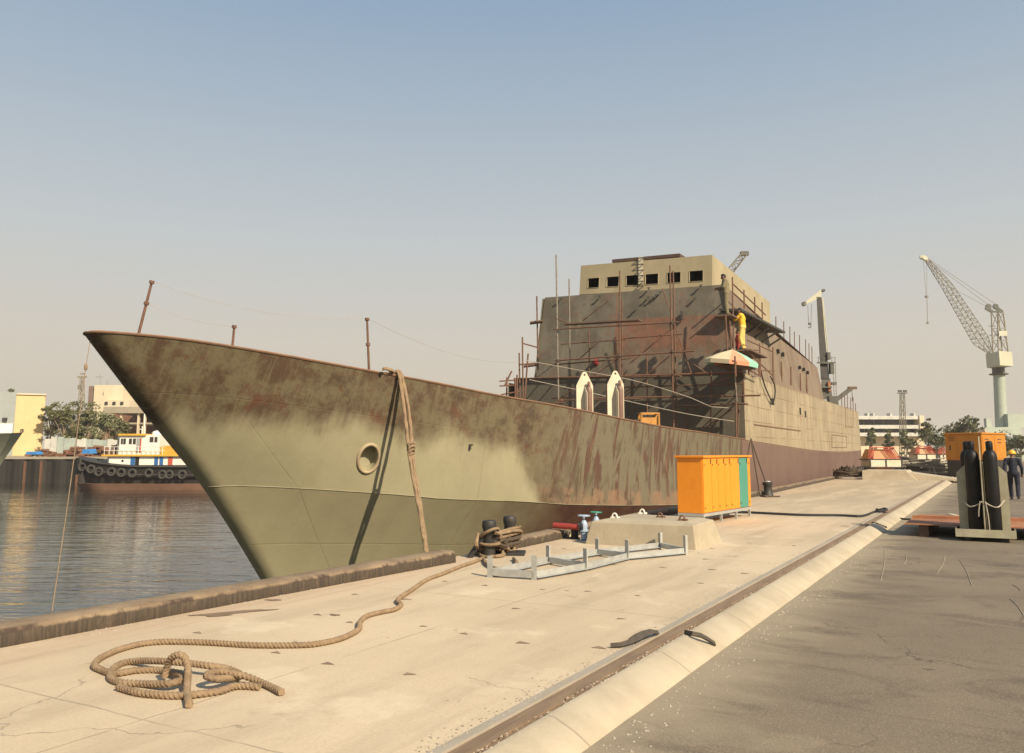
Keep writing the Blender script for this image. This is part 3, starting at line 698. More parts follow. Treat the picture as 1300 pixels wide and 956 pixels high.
# --- lower house (flush with the hull side aft of the front bulkhead)
def sheet(m, P, nu, nv, u, v):   # bilinear patch with uv in metres
    a, b, c, d = P
    for i in range(nu):
        for j in range(nv):
            q = []; uvs = []
            for (x, y) in ((i, j), (i+1, j), (i+1, j+1), (i, j+1)):
                s, t = x/nu, y/nv; q.append(lerp(lerp(a, b, s), lerp(d, c, s), t)); uvs.append((lerp(u[0], u[1], s), lerp(v[0], v[1], t)))
            m.quad(*q, uv=uvs)
T1, B1 = 4.80, 5.30
z_end = 4.72
m = MB(); sheet(m, [S(0, -B1+.3, 1.6), S(0, B1, 1.6), S(0, B1, T1-.12), S(0, -B1+.3, T1+.05)], 1, 1, (-5, 5.3), (1.6, T1)); m.build('lower_front_wall', 'front1', ship)
for s in (1, -1):
    m = MB(); ks = [i*1.5 for i in range(27)]+[39.8, 42.6]
    lo_ = lambda a: S(a, s*(min(B1, hg(a))+.004), zg(a)-.06)
    hi_ = lambda a: S(a, s*(min(B1, hg(a))+.004), lerp(T1-.12, z_end, a/39.8) if a <= 39.8 else 1.66)
    for a0, a1 in zip(ks, ks[1:]):
        q = [lo_(a0), lo_(a1), hi_(a1), hi_(a0)]; uv = [(a0, p.z) for p in q]; uv = [(a0, q[0].z), (a1, q[1].z), (a1, q[2].z), (a0, q[3].z)]
        m.quad(*q, uv=uv)
    m.build('lower_side_wall', 'house_side', ship)
m = MB(); m.quad(S(0, -B1, T1), S(0, B1, T1-.13), S(39.8, B1-.2, z_end-.01), S(39.8, -B1+.2, z_end)); m.build('upper_deck', 'deck', ship)
m = MB(); m.quad(S(42.6, B1-.5, 1.6), S(42.6, -B1+.5, 1.6), S(39.8, -B1, z_end), S(39.8, B1-.05, z_end)); m.build('aft_wall', 'house_side', ship)
one(ship, 'deck_edge_plate', 'rust_plate', lambda m: m.bar(S(-.02, -B1+.3, T1+.06), S(-.02, B1+.02, T1-.10), .06, .05))
m = MB()   # pale weld seam where beige meets mauve
m.tube([S(a, hg(a)+.012, zg(a)-.01) for a in [0+i*.8 for i in range(52)]], .025, 5); m.build('paint_seam', weathered('pink_primer_edge', (.30, .19, .145), (.25, .16, .12), None, 0, 3, .8), ship)
# side openings and fittings
for (x0, y0, x1, y1) in ((1014.6, 517.5, 1016.8, 526.5), (1021.3, 521.5, 1023.2, 530)):
    a, b = PH(x0, y0, B1), PH(x1, y1, B1); one(ship, 'side_port', 'dark_void', lambda m: m.bar((a+b)/2+Vector((0, 0, (a.z-b.z)/2)), (a+b)/2-Vector((0, 0, (a.z-b.z)/2)), abs(b.y-a.y), .03, (1, 0, 0)))
m = MB(); a, b = PH(957, 539, B1), PH(1016, 547, B1); m.bar(a, b, .05, .05); m.build('rubbing_bar', 'rust_pole', ship)
m = MB()   # unpainted plate insert aft
for (x0, y0, x1, y1) in ((1056, 552, 1075, 568), (1073, 517, 1083, 542)):
    a, b = PH(x0, y0, B1+.012), PH(x1, y0+2, B1+.012); c, d = PH(x1, y1, B1+.012), PH(x0, y1, B1+.012)
    for p, q in ((a, b), (b, c), (c, d), (d, a)): m.bar(p, q, .035, .02)
m.build('insert_plate_edge', 'rust_pole', ship)

# --- upper house
F2 = 1.0
def up2(h, z):  # tumblehome
    return h
P = {'bl': (F2, -4.50, 4.90), 'br': (F2, 4.86, 4.70), 'tr': (F2+.12, 4.42, 8.52), 'tl': (F2+.12, -3.98, 8.70)}
m = MB(); sheet(m, [S(*P['bl']), S(*P['br']), S(*P['tr']), S(*P['tl'])], 12, 6, (-4.4, 4.6), (4.8, 8.6)); m.build('upper_front_wall', 'front2', ship)
A2E = 27.3
def side2(a, t):  # starboard side of the upper house: a along, t 0 bottom 1 top
    top = table([(1, 8.5), (10.9, 8.0), (12.5, 7.86), (A2E, 7.30)])(a); zb = lerp(4.72, 4.74, a/30)
    hb_ = lerp(4.86, 4.5, min(1, a/14)); ht = lerp(4.42, 4.12, min(1, a/14))
    return S(a, lerp(hb_, ht, t), lerp(zb, top, t))
for s in (1, -1):
    m = MB(); ks = [1+i*(A2E-1)/20 for i in range(21)]
    for a0, a1 in zip(ks, ks[1:]):
        q = [side2(a0, 0), side2(a1, 0), side2(a1, 1), side2(a0, 1)]
        if s == -1:
            q = []
            for a, t in ((a0, 0), (a1, 0), (a1, 1), (a0, 1)):
                p = side2(a, t); hh = (p.x-O[0])*LT[0]+(p.y-O[1])*LT[1]; q.append(S(a, -hh+.35, p.z+.15))
        m.quad(*q, uv=[(a0, 0.5), (a1, .5), (a1, 3.5), (a0, 3.5)])
    m.build('upper_side_wall', weathered('streaked_house_paint', (.215, .165, .112), (.15, .105, .074), (.15, .075, .05), .35, .8, .8, stretch=(1.5, 1.5, .4)) if s == 1 else 'grey_steel', ship)
m = MB(); m.quad(S(F2+.12, -3.98, 8.70), side2(1.12, 1), side2(A2E, 1), S(A2E, -3.9, 7.4)); m.build('upper_roof', 'deck', ship)
m = MB(); m.quad(side2(A2E, 0), S(A2E, -4.2, 4.7), S(A2E, -3.9, 7.4), side2(A2E, 1)); m.build('upper_aft_wall', 'grey_steel', ship)
for (px, py, hgt) in ((988, 446, 7), (994, 450, 7), (1015.5, 466.5, 4.5), (1020.5, 469, 4.5), (1025.5, 473, 4.5)):
    p = PH(px, py, 4.36); one(ship, 'vent_slot', 'dark_void', lambda m: m.box(p, (.12, .22, .22 if hgt > 5 else .2), SROT))
for (px, py, py2) in ((992, 459, 484), (1004, 466, 489), (1016, 474, 496), (1024, 478, 499)):
    a, b = PH(px, py, 4.47), PH(px+.6, py2, 4.47); one(ship, 'rust_stiffener', 'rust_pole', lambda m: m.cyl(a, b, .04, n=6))
# small front fittings on the upper house: cleats that throw shadows
for (px, py) in ((712.5, 379.5), (762, 377), (823.5, 378), (829, 378.5), (833.5, 375.5), (839, 371.5), (883, 379), (890, 363.5), (824, 367), (807, 394)):
    p = PA(px, py, F2+.05); one(ship, 'wall_cleat', 'dark_steel', lambda m: (m.box(p+Vector((0, -.06, 0)), (.05, .16, .06), .4), m.box(p+Vector((.03, -.12, .03)), (.12, .03, .05), .4)))
p = PA(866.5, 401, F2); one(ship, 'front_bracket', 'dark_steel', lambda m: m.box(p+Vector((0, -.08, 0)), (.06, .2, .36), SROT))
p = PA(757, 460, F2); one(ship, 'red_lamp', 'red', lambda m: (m.lathe(p+Vector((0, -.05, 0)), [(.10, 0), (.12, .1), (.06, .2)], 12, (0, -1, .2)), m.box(p, (.2, .1, .24), SROT)))

# --- bridge with six window openings, steep port chamfer
FB = 1.30
zbL, zbR, ztL, ztR = 8.72, 8.50, 10.08, 9.90
hL, hR = -2.30, 3.82
hL2, hR2 = -2.24, 3.86
def bp(s, t, off=0.): # front wall, s 0..1 port to starboard, t 0..1 up
    return S(FB+off+.06*t, lerp(lerp(hL, hR, s), lerp(hL2, hR2, s), t), lerp(lerp(zbL, zbR, s), lerp(ztL, ztR, s), t))
wins = []
for (x0, x1, yt, yb) in ((745.5, 760, 353.5, 366), (769.5, 785, 350.5, 363), (794, 810, 347, 360), (818.5, 835, 345, 357.5), (846, 863.5, 344, 357), (874.5, 892, 343.5, 356)):
    a, b = PA((x0+x1)/2-(x1-x0)/2, (yt+yb)/2, FB), PA((x0+x1)/2+(x1-x0)/2, (yt+yb)/2, FB)
    ha = (a.x-O[0])*LT[0]+(a.y-O[1])*LT[1]; hb__ = (b.x-O[0])*LT[0]+(b.y-O[1])*LT[1]
    wins.append(((ha-hL)/(hR-hL), (hb__-hL)/(hR-hL)))
TW0, TW1 = .20, .54
m = MB(); xs = [0]+[q for w in wins for q in w]+[1]; ysl = [0, TW0, TW1, 1]
for i in range(len(xs)-1):
    for j in range(3):
        if j == 1 and i % 2 == 1: continue
        m.quad(bp(xs[i], ysl[j]), bp(xs[i+1], ysl[j]), bp(xs[i+1], ysl[j+1]), bp(xs[i], ysl[j+1]))
for s0, s1 in wins:
    for (p, q) in (((s0, TW0), (s1, TW0)), ((s1, TW0), (s1, TW1)), ((s1, TW1), (s0, TW1)), ((s0, TW1), (s0, TW0))):
        m.quad(bp(*p), bp(*q), bp(*q, .07), bp(*p, .07))
m.build('bridge_front', 'tan', ship)
for s0, s1 in wins:
    m = MB(); c = [bp(s0, TW0, -.012), bp(s1, TW0, -.012), bp(s1, TW1, -.012), bp(s0, TW1, -.012)]
    for k in range(4): m.bar(c[k], c[(k+1) % 4], .018, .02)
    m.build('window_frame', 'tan', ship)
m = MB(); BE = 12.6
stb = lambda a, t: S(a, lerp(lerp(3.82, 3.98, (a-1)/12), lerp(3.86, 3.96, (a-1)/12), t), lerp(lerp(8.50, 7.9, (a-1.3)/11.3), lerp(9.90, 9.60, (a-1.3)/11.3), t))
ks = [FB, 4, 7, 10, BE]
for a0, a1 in zip(ks, ks[1:]): m.quad(stb(a0, 0), stb(a1, 0), stb(a1, 1), stb(a0+.06*(a0 == FB), 1))
m.quad(stb(BE, 0), S(BE, -3.8, 8.0), S(BE, -3.8, 9.7), stb(BE, 1))
m.quad(S(5.2, -3.85, 8.6), bp(0, 0), bp(0, 1), S(5.2, -3.85, 10.0)); m.quad(S(BE, -3.8, 8.0), S(5.2, -3.85, 8.6), S(5.2, -3.85, 10.), S(BE, -3.8, 9.7))
m.build('bridge_side', 'tan', ship)
m = MB(); b = m.add([bp(0, 1), bp(1, 1), stb(4, 1), stb(BE, 1), S(BE, -3.8, 9.7), S(5.2, -3.85, 10.)]); m.face(range(b, b+6)); m.build('bridge_roof', 'tan', ship)
m = MB(); m.quad(S(FB+2.2, -2.5, 8.5), S(FB+2.2, 3.7, 8.3), S(FB+2.2, 3.7, 9.9), S(FB+2.2, -2.5, 10.)); m.quad(S(FB+.1, hL+.02, zbL+.03), S(FB+.1, hR-.02, zbR+.03), S(FB+2.2, hR-.02, zbR), S(FB+2.2, hL-.2, zbL)); m.build('wheelhouse_bulkhead', 'dark_void', ship)
a, b = PA(777, 330, FB+.25), PA(863, 322.2, FB+.25); m = MB(); m.hexa([a+Vector((0, 0, -.12)), b+Vector((0, 0, -.12)), b+Vector((0, 2.2, -.12)), a+Vector((0, 2.2, -.12)), a+Vector((0, 0, .02)), b+Vector((0, 0, .02)), b+Vector((0, 2.2, .02)), a+Vector((0, 2.2, .02))]); m.build('roof_platform', 'brown', ship)
for py in (328, 336, 343.5, 350.5, 357.5, 363.5):    # rungs up the middle of the bridge front
    p = PA(813.5, py, FB+.0); one(ship, 'ladder_rung', 'dark_steel', lambda m: (m.box(p+Vector((0, -.09, 0)), (.26, .03, .035), SROT), m.box(p+Vector((-.11, -.045, 0)), (.03, .1, .035), SROT), m.box(p+Vector((.11, -.045, 0)), (.03, .1, .035), SROT)))
m = MB(); a, b = PA(813.5, 326, FB-.006), PA(813.5, 360, FB-.006); m.bar(a, b, .22, .008, (0, 1, 0)); m.build('ladder_plate', 'white_paint', ship)
# bridge wing deck outboard, dark beneath
m = MB(); q = [S(.55, 4.3, 7.42), S(.55, 5.22, 7.34), S(10.2, 5.15, 7.62), S(10.2, 4.1, 7.72)]; m.prism(q, (0, 0, -.10)); m.build('bridge_wing_deck', 'dark_steel', ship)
for k in range(6): a = 1.2+k*1.7; one(ship, 'wing_bracket', 'dark_steel', lambda m: m.bar(S(a, 4.2, 6.75), S(a, 5.1, 7.28), .06, .08))
# vertical rods welded along the upper roof and after deck
for (px, y0, y1) in ((985, 402, 424), (995, 408, 431), (1002.7, 415, 439), (1008.5, 421, 443), (1015, 425.5, 448), (1022.7, 431, 453), (1027, 436, 456), (1030.7, 440, 458)):
    h_ = 4.0; a = PH(px, y1, h_); b = PH(px, y0, h_); one(ship, 'deck_rod', 'rust_pole', lambda m: m.cyl(a-Vector((0, 0, .3)), b, .028, n=6))
for (px, y0, y1) in ((1068.6, 500, 521), (1072.3, 503, 523), (1075.7, 499, 524), (1080, 505, 526), (1083, 504, 528), (1086, 512, 528)):
    a, b = PH(px, y1, 5.0), PH(px, y0, 5.0); one(ship, 'deck_rod', 'rust_pole', lambda m: m.cyl(a-Vector((0, 0, .3)), b, .03, n=6))
# bow poles
def bow_pole(base, top, D, label_parts):
    a, b = PD(*base, D), PD(*top, D); d = (b-a).normalized()
    o = one(ship, 'bow_pole', 'rust_pole', lambda m: m.cyl(a-d*.5, b, .03, .024, 8))
    for t in label_parts: one(o, 'pole_clamp', 'rust_pole', lambda m: m.cyl(lerp(a, b, t)-d*.03, lerp(a, b, t)+d*.03, .05, n=8))
    return b
bt1 = bow_pole((177, 420), (193, 357), 16.2, (.55, .98)); bt2 = bow_pole((295, 441), (297.5, 414), 17.5, (.97,)); bt3 = bow_pole((468.5, 471), (466, 404), 18.6, (.5, .98))
def wire(name, pts, r, mat, label, cat='wire', group=None): return solo((lambda m: (m.tube(pts, r, 5), m)[1])(MB()), name, mat, label, cat, pts[0], group)
def sag(a, b, d, n=24): return [lerp(a, b, i/n)+Vector((0, 0, -4*d*(i/n)*(1-i/n))) for i in range(n+1)]
wire('safety_wire', sag(bt1, bt3, .25), .0035, 'wire', 'thin upper wire slung between the tall leaning bow pole and the middle bow pole', group='thin wires along the foredeck')
wire('safety_wire', sag(lerp(bt1, PD(177, 420, 16.2), .45), bt2, .1), .0035, 'wire', 'short thin wire from the clamp of the leaning bow pole to the stub pole', group='thin wires along the foredeck')
wire('safety_wire', sag(bt3, PD(668, 459, 29), .35), .004, 'wire', 'long thin wire from the middle bow pole up to the scaffold', group='thin wires along the foredeck')
SP = [PD(*q, 30) for q in ((668, 457.5), (735, 470), (800, 482), (853, 497), (878, 505.5), (903, 516.5), (925, 518))]
wire('white_line', spline(SP, .4), .012, 'wire', 'pale rope drooping across the scaffold to the lower house corner', 'rope', 'pale ropes across the scaffold')
SP = [PD(*q, 29) for q in ((672, 482), (733, 495), (800, 510), (875, 526), (932, 535))]
wire('white_line', spline(SP, .4), .012, 'wire', 'pale rope crossing low behind the two foredeck gas racks', 'rope', 'pale ropes across the scaffold')
bow_tip = S(AT+.1, 0, 3.6)
LP = [PD(116, 426, 14.2), PD(109, 466, 13.6), PD(90, 610, 10.5), PZ(66, 776, .165)]
solo((lambda m: (m.tube(spline(LP, .3), .006, 6), m.ball(LP[1], (.03, .03, .06)), m)[2])(MB()), 'bow_line', 'rope', 'thin slack line with a knot hanging from the bow tip to the quay kerb', 'rope', LP[-1])

# ---------------------------------------------------------------- scaffolding in front of the house
sc = thing('front_scaffold', 'rusty pole scaffold standing against the front of the superstructure', 'scaffold', S(-1, 0, 1.8))
def pole(parent, name, a, b, r=.03, mat='rust_pole'): return one(parent, name, mat, lambda m: m.cyl(a, b, r, n=8))
AS, AS2 = -.35, -1.25
def pp(x, y, a=AS2): return PA(x, y, a)
for (x0, y0, x1, y1, a, mt, r) in ((706, 323.5, 709, 512, AS2, 'grey_pole', .035), (722.5, 354, 723.6, 456, AS, 'grey_pole', .032), (786.8, 344, 786.8, 530, AS2, 'rust_pole', .035), (789.5, 380, 789.8, 530, AS, 'rust_pole', .03),
        (850.5, 337, 855.4, 545, AS2, 'rust_pole', .035), (854.5, 344, 859.5, 545, AS, 'rust_pole', .032), (933.5, 458, 935, 556, AS2, 'rust_pole', .035), (872.5, 503, 871.5, 545, AS, 'rust_pole', .03), (938, 512, 937, 556, AS, 'rust_pole', .03)):
    pole(sc, 'upright_pole', pp(x0, y0, a), pp(x1, y1, a), r, mt)
for (x0, y0, x1, y1, a, mt, r) in ((704, 418, 862, 409, AS2, 'rust_pole', .032), (704, 457.8, 882, 445.4, AS2, 'rust_pole', .034), (660, 480.5, 939, 473.6, AS2, 'rust_pole', .03), (751, 505.6, 965.5, 502, AS2, 'rust_pole', .034),
        (700, 506, 751, 503, AS, 'rust_pole', .03), (704, 463, 800, 455, AS, 'rust_pole', .03)):
    pole(sc, 'ledger_pole', pp(x0, y0, a), pp(x1, y1, a), r, mt)
for (x0, y0, x1, y1, a) in ((841, 366, 878, 475, AS), (799, 462, 855, 415, AS), (735.5, 455.5, 763, 431.5, AS), (704.5, 403.5, 732.5, 414, AS2), (740, 407, 772, 382, AS), (885, 550, 930, 519, AS), (880, 462, 897, 474, AS)):
    pole(sc, 'brace_pole', pp(x0, y0, a), pp(x1, y1, a), .024, 'rust_pole')
for (x0, y0, x1, y1, a0, a1) in ((714, 410.5, 811, 405, -1.3, -.9), (715, 507, 812, 505, -1.3, -.95), (856, 514.5, 945, 511, -1.2, -.5), (788, 478, 862, 476, -.95, -.55)):
    a, b = PA(x0, y0, a0), PA(x1, y1, a0); off = Vector((AX[0], AX[1], 0))*(a1-a0); m = MB(); m.prism([a, b, b+off, a+off], (0, 0, -.05)); m.build('plank', 'plank', sc)
for (x, y, a) in ((709, 420, AS2), (786.8, 413, AS2), (853, 409.5, AS2), (854, 446, AS2), (787, 452.5, AS2), (708.5, 458, AS2), (853, 411, AS), (934.5, 502, AS2), (856, 503.5, AS2), (787, 477, AS2)):
    p = pp(x, y, a); one(sc, 'coupler', 'dark_steel', lambda m: m.box(p, (.1, .1, .12), .5))
for (x, y) in ((706.5, 418), (787, 414), (853, 409), (709, 458), (787, 452), (854, 446), (709, 480), (787, 477), (855, 475), (787, 505), (855, 503), (934, 474), (935, 502), (934.5, 512)):
    pole(sc, 'transom_pole', pp(x, y, AS2-.12), pp(x, y, AS+.3), .026)
for (x0, y0, x1, y1, a) in ((903, 470, 902, 552, AS), (748, 420, 748, 520, AS), (821, 440, 822, 540, AS)): pole(sc, 'upright_pole', pp(x0, y0, a), pp(x1, y1, a), .028)
for (x0, y0, x1, y1, a) in ((712, 437, 795, 431, AS), (780, 492, 945, 487, AS), (790, 430, 866, 424, AS)): pole(sc, 'ledger_pole', pp(x0, y0, a), pp(x1, y1, a), .026)
for (x0, y0, x1, y1, a) in ((712, 505, 784, 456, AS), (792, 500, 850, 452, AS), (860, 500, 930, 478, AS2)): pole(sc, 'brace_pole', pp(x0, y0, a), pp(x1, y1, a), .024)
one(sc, 'base_jack', 'rust_pole', lambda m: (m.box(pp(712, 511, AS2), (.5, .3, .05), .2), m.box(pp(712, 508, AS2), (.12, .3, .12), .2)))
# port-side scaffold seen past the corner
ps = thing('port_scaffold', 'small pole scaffold at the far port corner of the superstructure', 'scaffold', PD(664, 500, 36))
for (x0, y0, x1, y1, D) in ((681.5, 376, 683, 470, 37), (659.2, 448, 660, 505, 36.5), (663.2, 428, 664, 505, 36), (670.5, 449, 666, 507, 33), (654, 480, 654, 505, 35), (643.6, 479, 643.3, 503, 35.5), (649.6, 471, 641, 489, 35.5), (656.5, 476, 656, 505, 34.5)):
    pole(ps, 'upright_pole', PD(x0, y0, D), PD(x1, y1, D), .035)
for (x0, y0, x1, y1, D) in ((634, 484, 655, 482.5, 35.5), (634, 490, 655, 489, 35.5), (659, 463, 680, 461, 36.2), (664, 436, 682, 441, 36.2), (636, 501, 660, 497, 35.5)):
    pole(ps, 'ledger_pole', PD(x0, y0, D), PD(x1, y1, D), .03)
for (x0, y0, x1, y1, D) in ((673, 408, 689, 406, 36.6), (665, 463.5, 682, 461.5, 36.6)):
    a, b = PD(x0, y0, D), PD(x1, y1, D); off = Vector((HD[0], HD[1], 0))*.6; m = MB(); m.prism([a, b, b+off, a+off], (0, 0, -.06)); m.build('plank', 'plank', ps)
# starboard scaffold round the corner, under the men
ss = thing('side_scaffold', 'pole scaffold with planks at the starboard corner under the workers', 'scaffold', S(1.5, 5.4, 2.1))
def sp(x, y, h=5.45): return PH(x, y, h)
for (x0, y0, x1, y1, h) in ((929.8, 352, 932, 470, 5.0), (944.5, 368, 945, 392, 5.0), (958, 377, 958.5, 400, 5.0), (967.5, 384, 968, 409, 5.0), (943.8, 476, 944.5, 510, 5.3), (949, 455, 951, 476, 5.6), (962.7, 455, 964, 476, 5.6), (964.5, 436, 965.5, 478, 5.6), (981.3, 441, 981.8, 484, 5.6), (933, 452, 934, 478, 5.7), (921, 400, 925, 470, 5.05), (926, 405, 930, 470, 5.05)):
    pole(ss, 'upright_pole', sp(x0, y0, h), sp(x1, y1, h), .032)
for (x0, y0, x1, y1, h) in ((931, 361, 972, 400, 5.0), (931, 372, 966, 404, 5.0), (949, 432, 982, 447, 5.6), (962, 470, 983, 471, 5.6), (930, 458, 966, 478, 5.6), (949, 446, 980, 476, 5.6), (945, 443, 965, 445, 5.6)):
    pole(ss, 'ledger_pole', sp(x0, y0, h), sp(x1, y1, h), .028)
for z, a0, a1, h0, h1 in ((6.86, -1.3, -.35, 4.55, 5.25), (5.55, -.5, 2.6, 4.95, 5.75), (4.86, -1.6, .2, 4.7, 5.8)):
    m = MB(); m.prism([S(a0, h0, z), S(a0, h1, z), S(a1, h1, z), S(a1, h0, z)], (0, 0, -.06)); m.build('plank', 'plank', ss)
HS1 = [PH(*q, 5.42) for q in ((966, 470), (968, 480), (973, 495), (981, 510), (984, 500), (983, 488), (978, 478))]
solo((lambda m: (m.tube(spline(HS1, .1), .03, 6), m.box(HS1[3], (.12, .12, .3), .3), m)[2])(MB()), 'hose_loop', 'black', 'black hose looped over the beige side plating below the umbrella', 'hose', HS1[3])

# ---------------------------------------------------------------- umbrella
UC = S(-1.55, 5.15, 0); uc = PD(930, 443.5, (UC.x*HD[0]+UC.y*HD[1])); 
um = thing('sun_umbrella', 'faded tan, salmon and teal umbrella shading the scaffold corner', 'umbrella', uc-Vector((0, 0, 2.)))
m = MB(); RU, NU = 1.0, 8; tilt = Matrix.Rotation(R(8), 3, 'Y'); ids = m.add([uc])
ring1 = m.add([uc+tilt@Vector((RU*.55*math.cos(k*math.pi/4+.2), RU*.55*math.sin(k*math.pi/4+.2), -.21)) for k in range(8)])
ring2 = m.add([uc+tilt@Vector((RU*math.cos(k*math.pi/4+.2), RU*math.sin(k*math.pi/4+.2), -.46)) for k in range(8)])
ring3 = m.add([uc+tilt@Vector((RU*1.0*math.cos(k*math.pi/4+.2), RU*1.0*math.sin(k*math.pi/4+.2), -.62)) for k in range(8)])
for k in range(8):
    mi = {0: 2, 1: 0, 2: 1, 3: 2, 4: 0, 5: 0, 6: 1, 7: 2}[k]; k2 = (k+1) % 8
    m.face((ids, ring1+k, ring1+k2), mi=mi); m.face((ring1+k, ring2+k, ring2+k2, ring1+k2), mi=mi); m.face((ring2+k, ring3+k, ring3+k2, ring2+k2), mi=mi)
o = m.build('canopy', ['u_tan', 'u_sal', 'u_teal'], um); sd = o.modifiers.new('thick', 'SOLIDIFY'); sd.thickness = .006
one(um, 'pole', 'grey_pole', lambda m: m.cyl(uc+Vector((0, 0, .06)), uc-Vector((-.1, 0, 2.0)), .022, n=8))
one(um, 'rib', 'dark_steel', lambda m: [m.cyl(uc+Vector((0, 0, -.03)), uc+tilt@Vector((RU*.98*math.cos(k*math.pi/4+.2), RU*.98*math.sin(k*math.pi/4+.2), -.47)), .008, n=5) for k in range(8)])

# ---------------------------------------------------------------- people
def capsule(m, a, b, ra, rb, n=10):
    a, b = Vector(a), Vector(b); d = b-a
    if d.length < 1e-5: m.ball(a, ra); return
    u = d.normalized(); pts, rr = [], []
    for t in (-1, -.87, -.5, 0): pts.append(a+u*ra*t); rr.append(max(.001, ra*math.sqrt(1-t*t)))
    for t in (0, .5, .87, 1): pts.append(b+u*rb*t); rr.append(max(.001, rb*math.sqrt(1-t*t)))
    m.tube(pts, rr, n)
def fuse(m, name, mat, parent, voxel):
    o = m.build(name, mat, parent)
    md = o.modifiers.new('fuse', 'REMESH'); md.mode = 'VOXEL'; md.voxel_size = voxel; md.use_smooth_shade = True
    s = o.modifiers.new('soft', 'SMOOTH'); s.iterations = 3; s.factor = .4
    dg = bpy.context.evaluated_depsgraph_get(); me = bpy.data.meshes.new_from_object(o.evaluated_get(dg))
    o.modifiers.clear(); old = o.data; o.data = me; bpy.data.meshes.remove(old)
    for p in me.polygons: p.use_smooth = True
    return o
def person(loc, face, J, label, top, legs, hat=None, shoes='black', group=None):
    """J: joints in the figure's own frame (x right, y forward, z up), scaled to metres"""
    root = thing('person', label, 'person', loc, group)
    rot = Matrix.Rotation(face, 3, 'Z'); L = Vector(loc)
    W = lambda p: L+rot@Vector(p)
    j = {k: W(v) for k, v in J.items()}
    fw = rot@Vector(J.get('look', (0, 1, 0))); fw.normalize(); rt = fw.cross(Vector((0, 0, 1))).normalized(); upv = rt.cross(fw)
    b = MB(); hd = j['head']
    b.ball(hd, (.076, .088, .112), 12, 9); b.ball(hd-upv*.06+fw*.02, (.055, .062, .06), 10, 7)
    b.ball(hd+fw*.098-upv*.02, (.014, .02, .022), 8, 6)                       # nose
    for s in (-1, 1): b.ball(hd+rt*.078*s-upv*.01, (.014, .016, .032), 8, 6); b.ball(hd+fw*.084+rt*.034*s+upv*.02, .014, 8, 6)   # ears, brows
    b.ball(hd+fw*.084-upv*.062, (.026, .014, .012), 8, 6)                       # mouth
    capsule(b, hd-upv*.07, j['neck'], .052, .06)
    capsule(b, j['neck'], j['pelvis'], .10, .125); capsule(b, j['sh_l'], j['sh_r'], .07, .07)
    for s in ('l', 'r'):
        capsule(b, j['neck'], j['sh_'+s], .07, .062); capsule(b, j['sh_'+s], j['el_'+s], .05, .04); capsule(b, j['el_'+s], j['wr_'+s], .038, .027)
        capsule(b, lerp(j['pelvis'], j['hip_'+s], .6), j['hip_'+s], .1, .085); capsule(b, j['hip_'+s], j['kn_'+s], .082, .056); capsule(b, j['kn_'+s], j['an_'+s], .054, .038)
        d = (j['wr_'+s]-j['el_'+s]).normalized(); x = d.cross(fw); x = x.normalized() if x.length > .05 else rt; y = x.cross(d)
        palm = j['wr_'+s]+d*.055; capsule(b, j['wr_'+s]+d*.01, palm+d*.02, .026, .034)
        for q, ln in ((-.027, .06), (-.009, .072), (.009, .068), (.027, .052)):
            k = palm+x*q+d*.035; t1 = k+d*ln*.55+y*.008; t2 = t1+d*ln*.38+y*.025; capsule(b, k, t1, .0105, .0095, 8); capsule(b, t1, t2, .0095, .008, 8)
        th = palm+x*-.03-d*.01; t1 = th+x*-.025+d*.03+y*.012; capsule(b, th, t1, .013, .011, 8); capsule(b, t1, t1+d*.03+y*.01, .011, .009, 8)
    fuse(b, 'body', 'skin', root, .0085)
    c = MB(); capsule(c, lerp(j['neck'], j['pelvis'], .12), j['pelvis'], .135, .145); capsule(c, j['sh_l'], j['sh_r'], .088, .088); c.ball(lerp(j['neck'], j['pelvis'], .35), (.17, .13, .17))
    for s in ('l', 'r'): capsule(c, j['sh_'+s], j['el_'+s], .073, .06); capsule(c, j['el_'+s], lerp(j['el_'+s], j['wr_'+s], .92), .058, .045)
    fuse(c, 'shirt', top, root, .014)
    c = MB(); capsule(c, lerp(j['neck'], j['pelvis'], .82), j['pelvis'], .138, .15)
    for s in ('l', 'r'): capsule(c, lerp(j['pelvis'], j['hip_'+s], .5), j['hip_'+s], .12, .108); capsule(c, j['hip_'+s], j['kn_'+s], .104, .08); capsule(c, j['kn_'+s], lerp(j['kn_'+s], j['an_'+s], .96), .08, .068)
    fuse(c, 'trousers', legs, root, .014)
    flat = Vector((fw.x, fw.y, 0)).normalized()
    for s in ('l', 'r'):
        a = j['an_'+s]; one(root, 'shoe', shoes, lambda m: (capsule(m, a+Vector((0, 0, -.045))-flat*.05, a+Vector((0, 0, -.05))+flat*.13, .045, .036), m.box(a+Vector((0, 0, -.083))+flat*.04, (.085, .26, .02), math.atan2(flat.y, flat.x)-math.pi/2)))
    if hat:
        one(root, 'helmet', hat, lambda m: (m.lathe(hd+upv*.03, [(.125, 0), (.123, .03), (.112, .07), (.08, .11), (.03, .132), (.005, .135)], 18, upv), m.lathe(hd+upv*.025+fw*.03, [(.15, 0), (.152, .012), (.12, .02)], 18, upv)))
    else:
        one(root, 'hair', 'hair', lambda m: (m.ball(hd+upv*.045-fw*.018, (.088, .096, .085), 12, 8), m.ball(hd-fw*.045+upv*.0, (.078, .07, .09), 10, 7)))
    return root
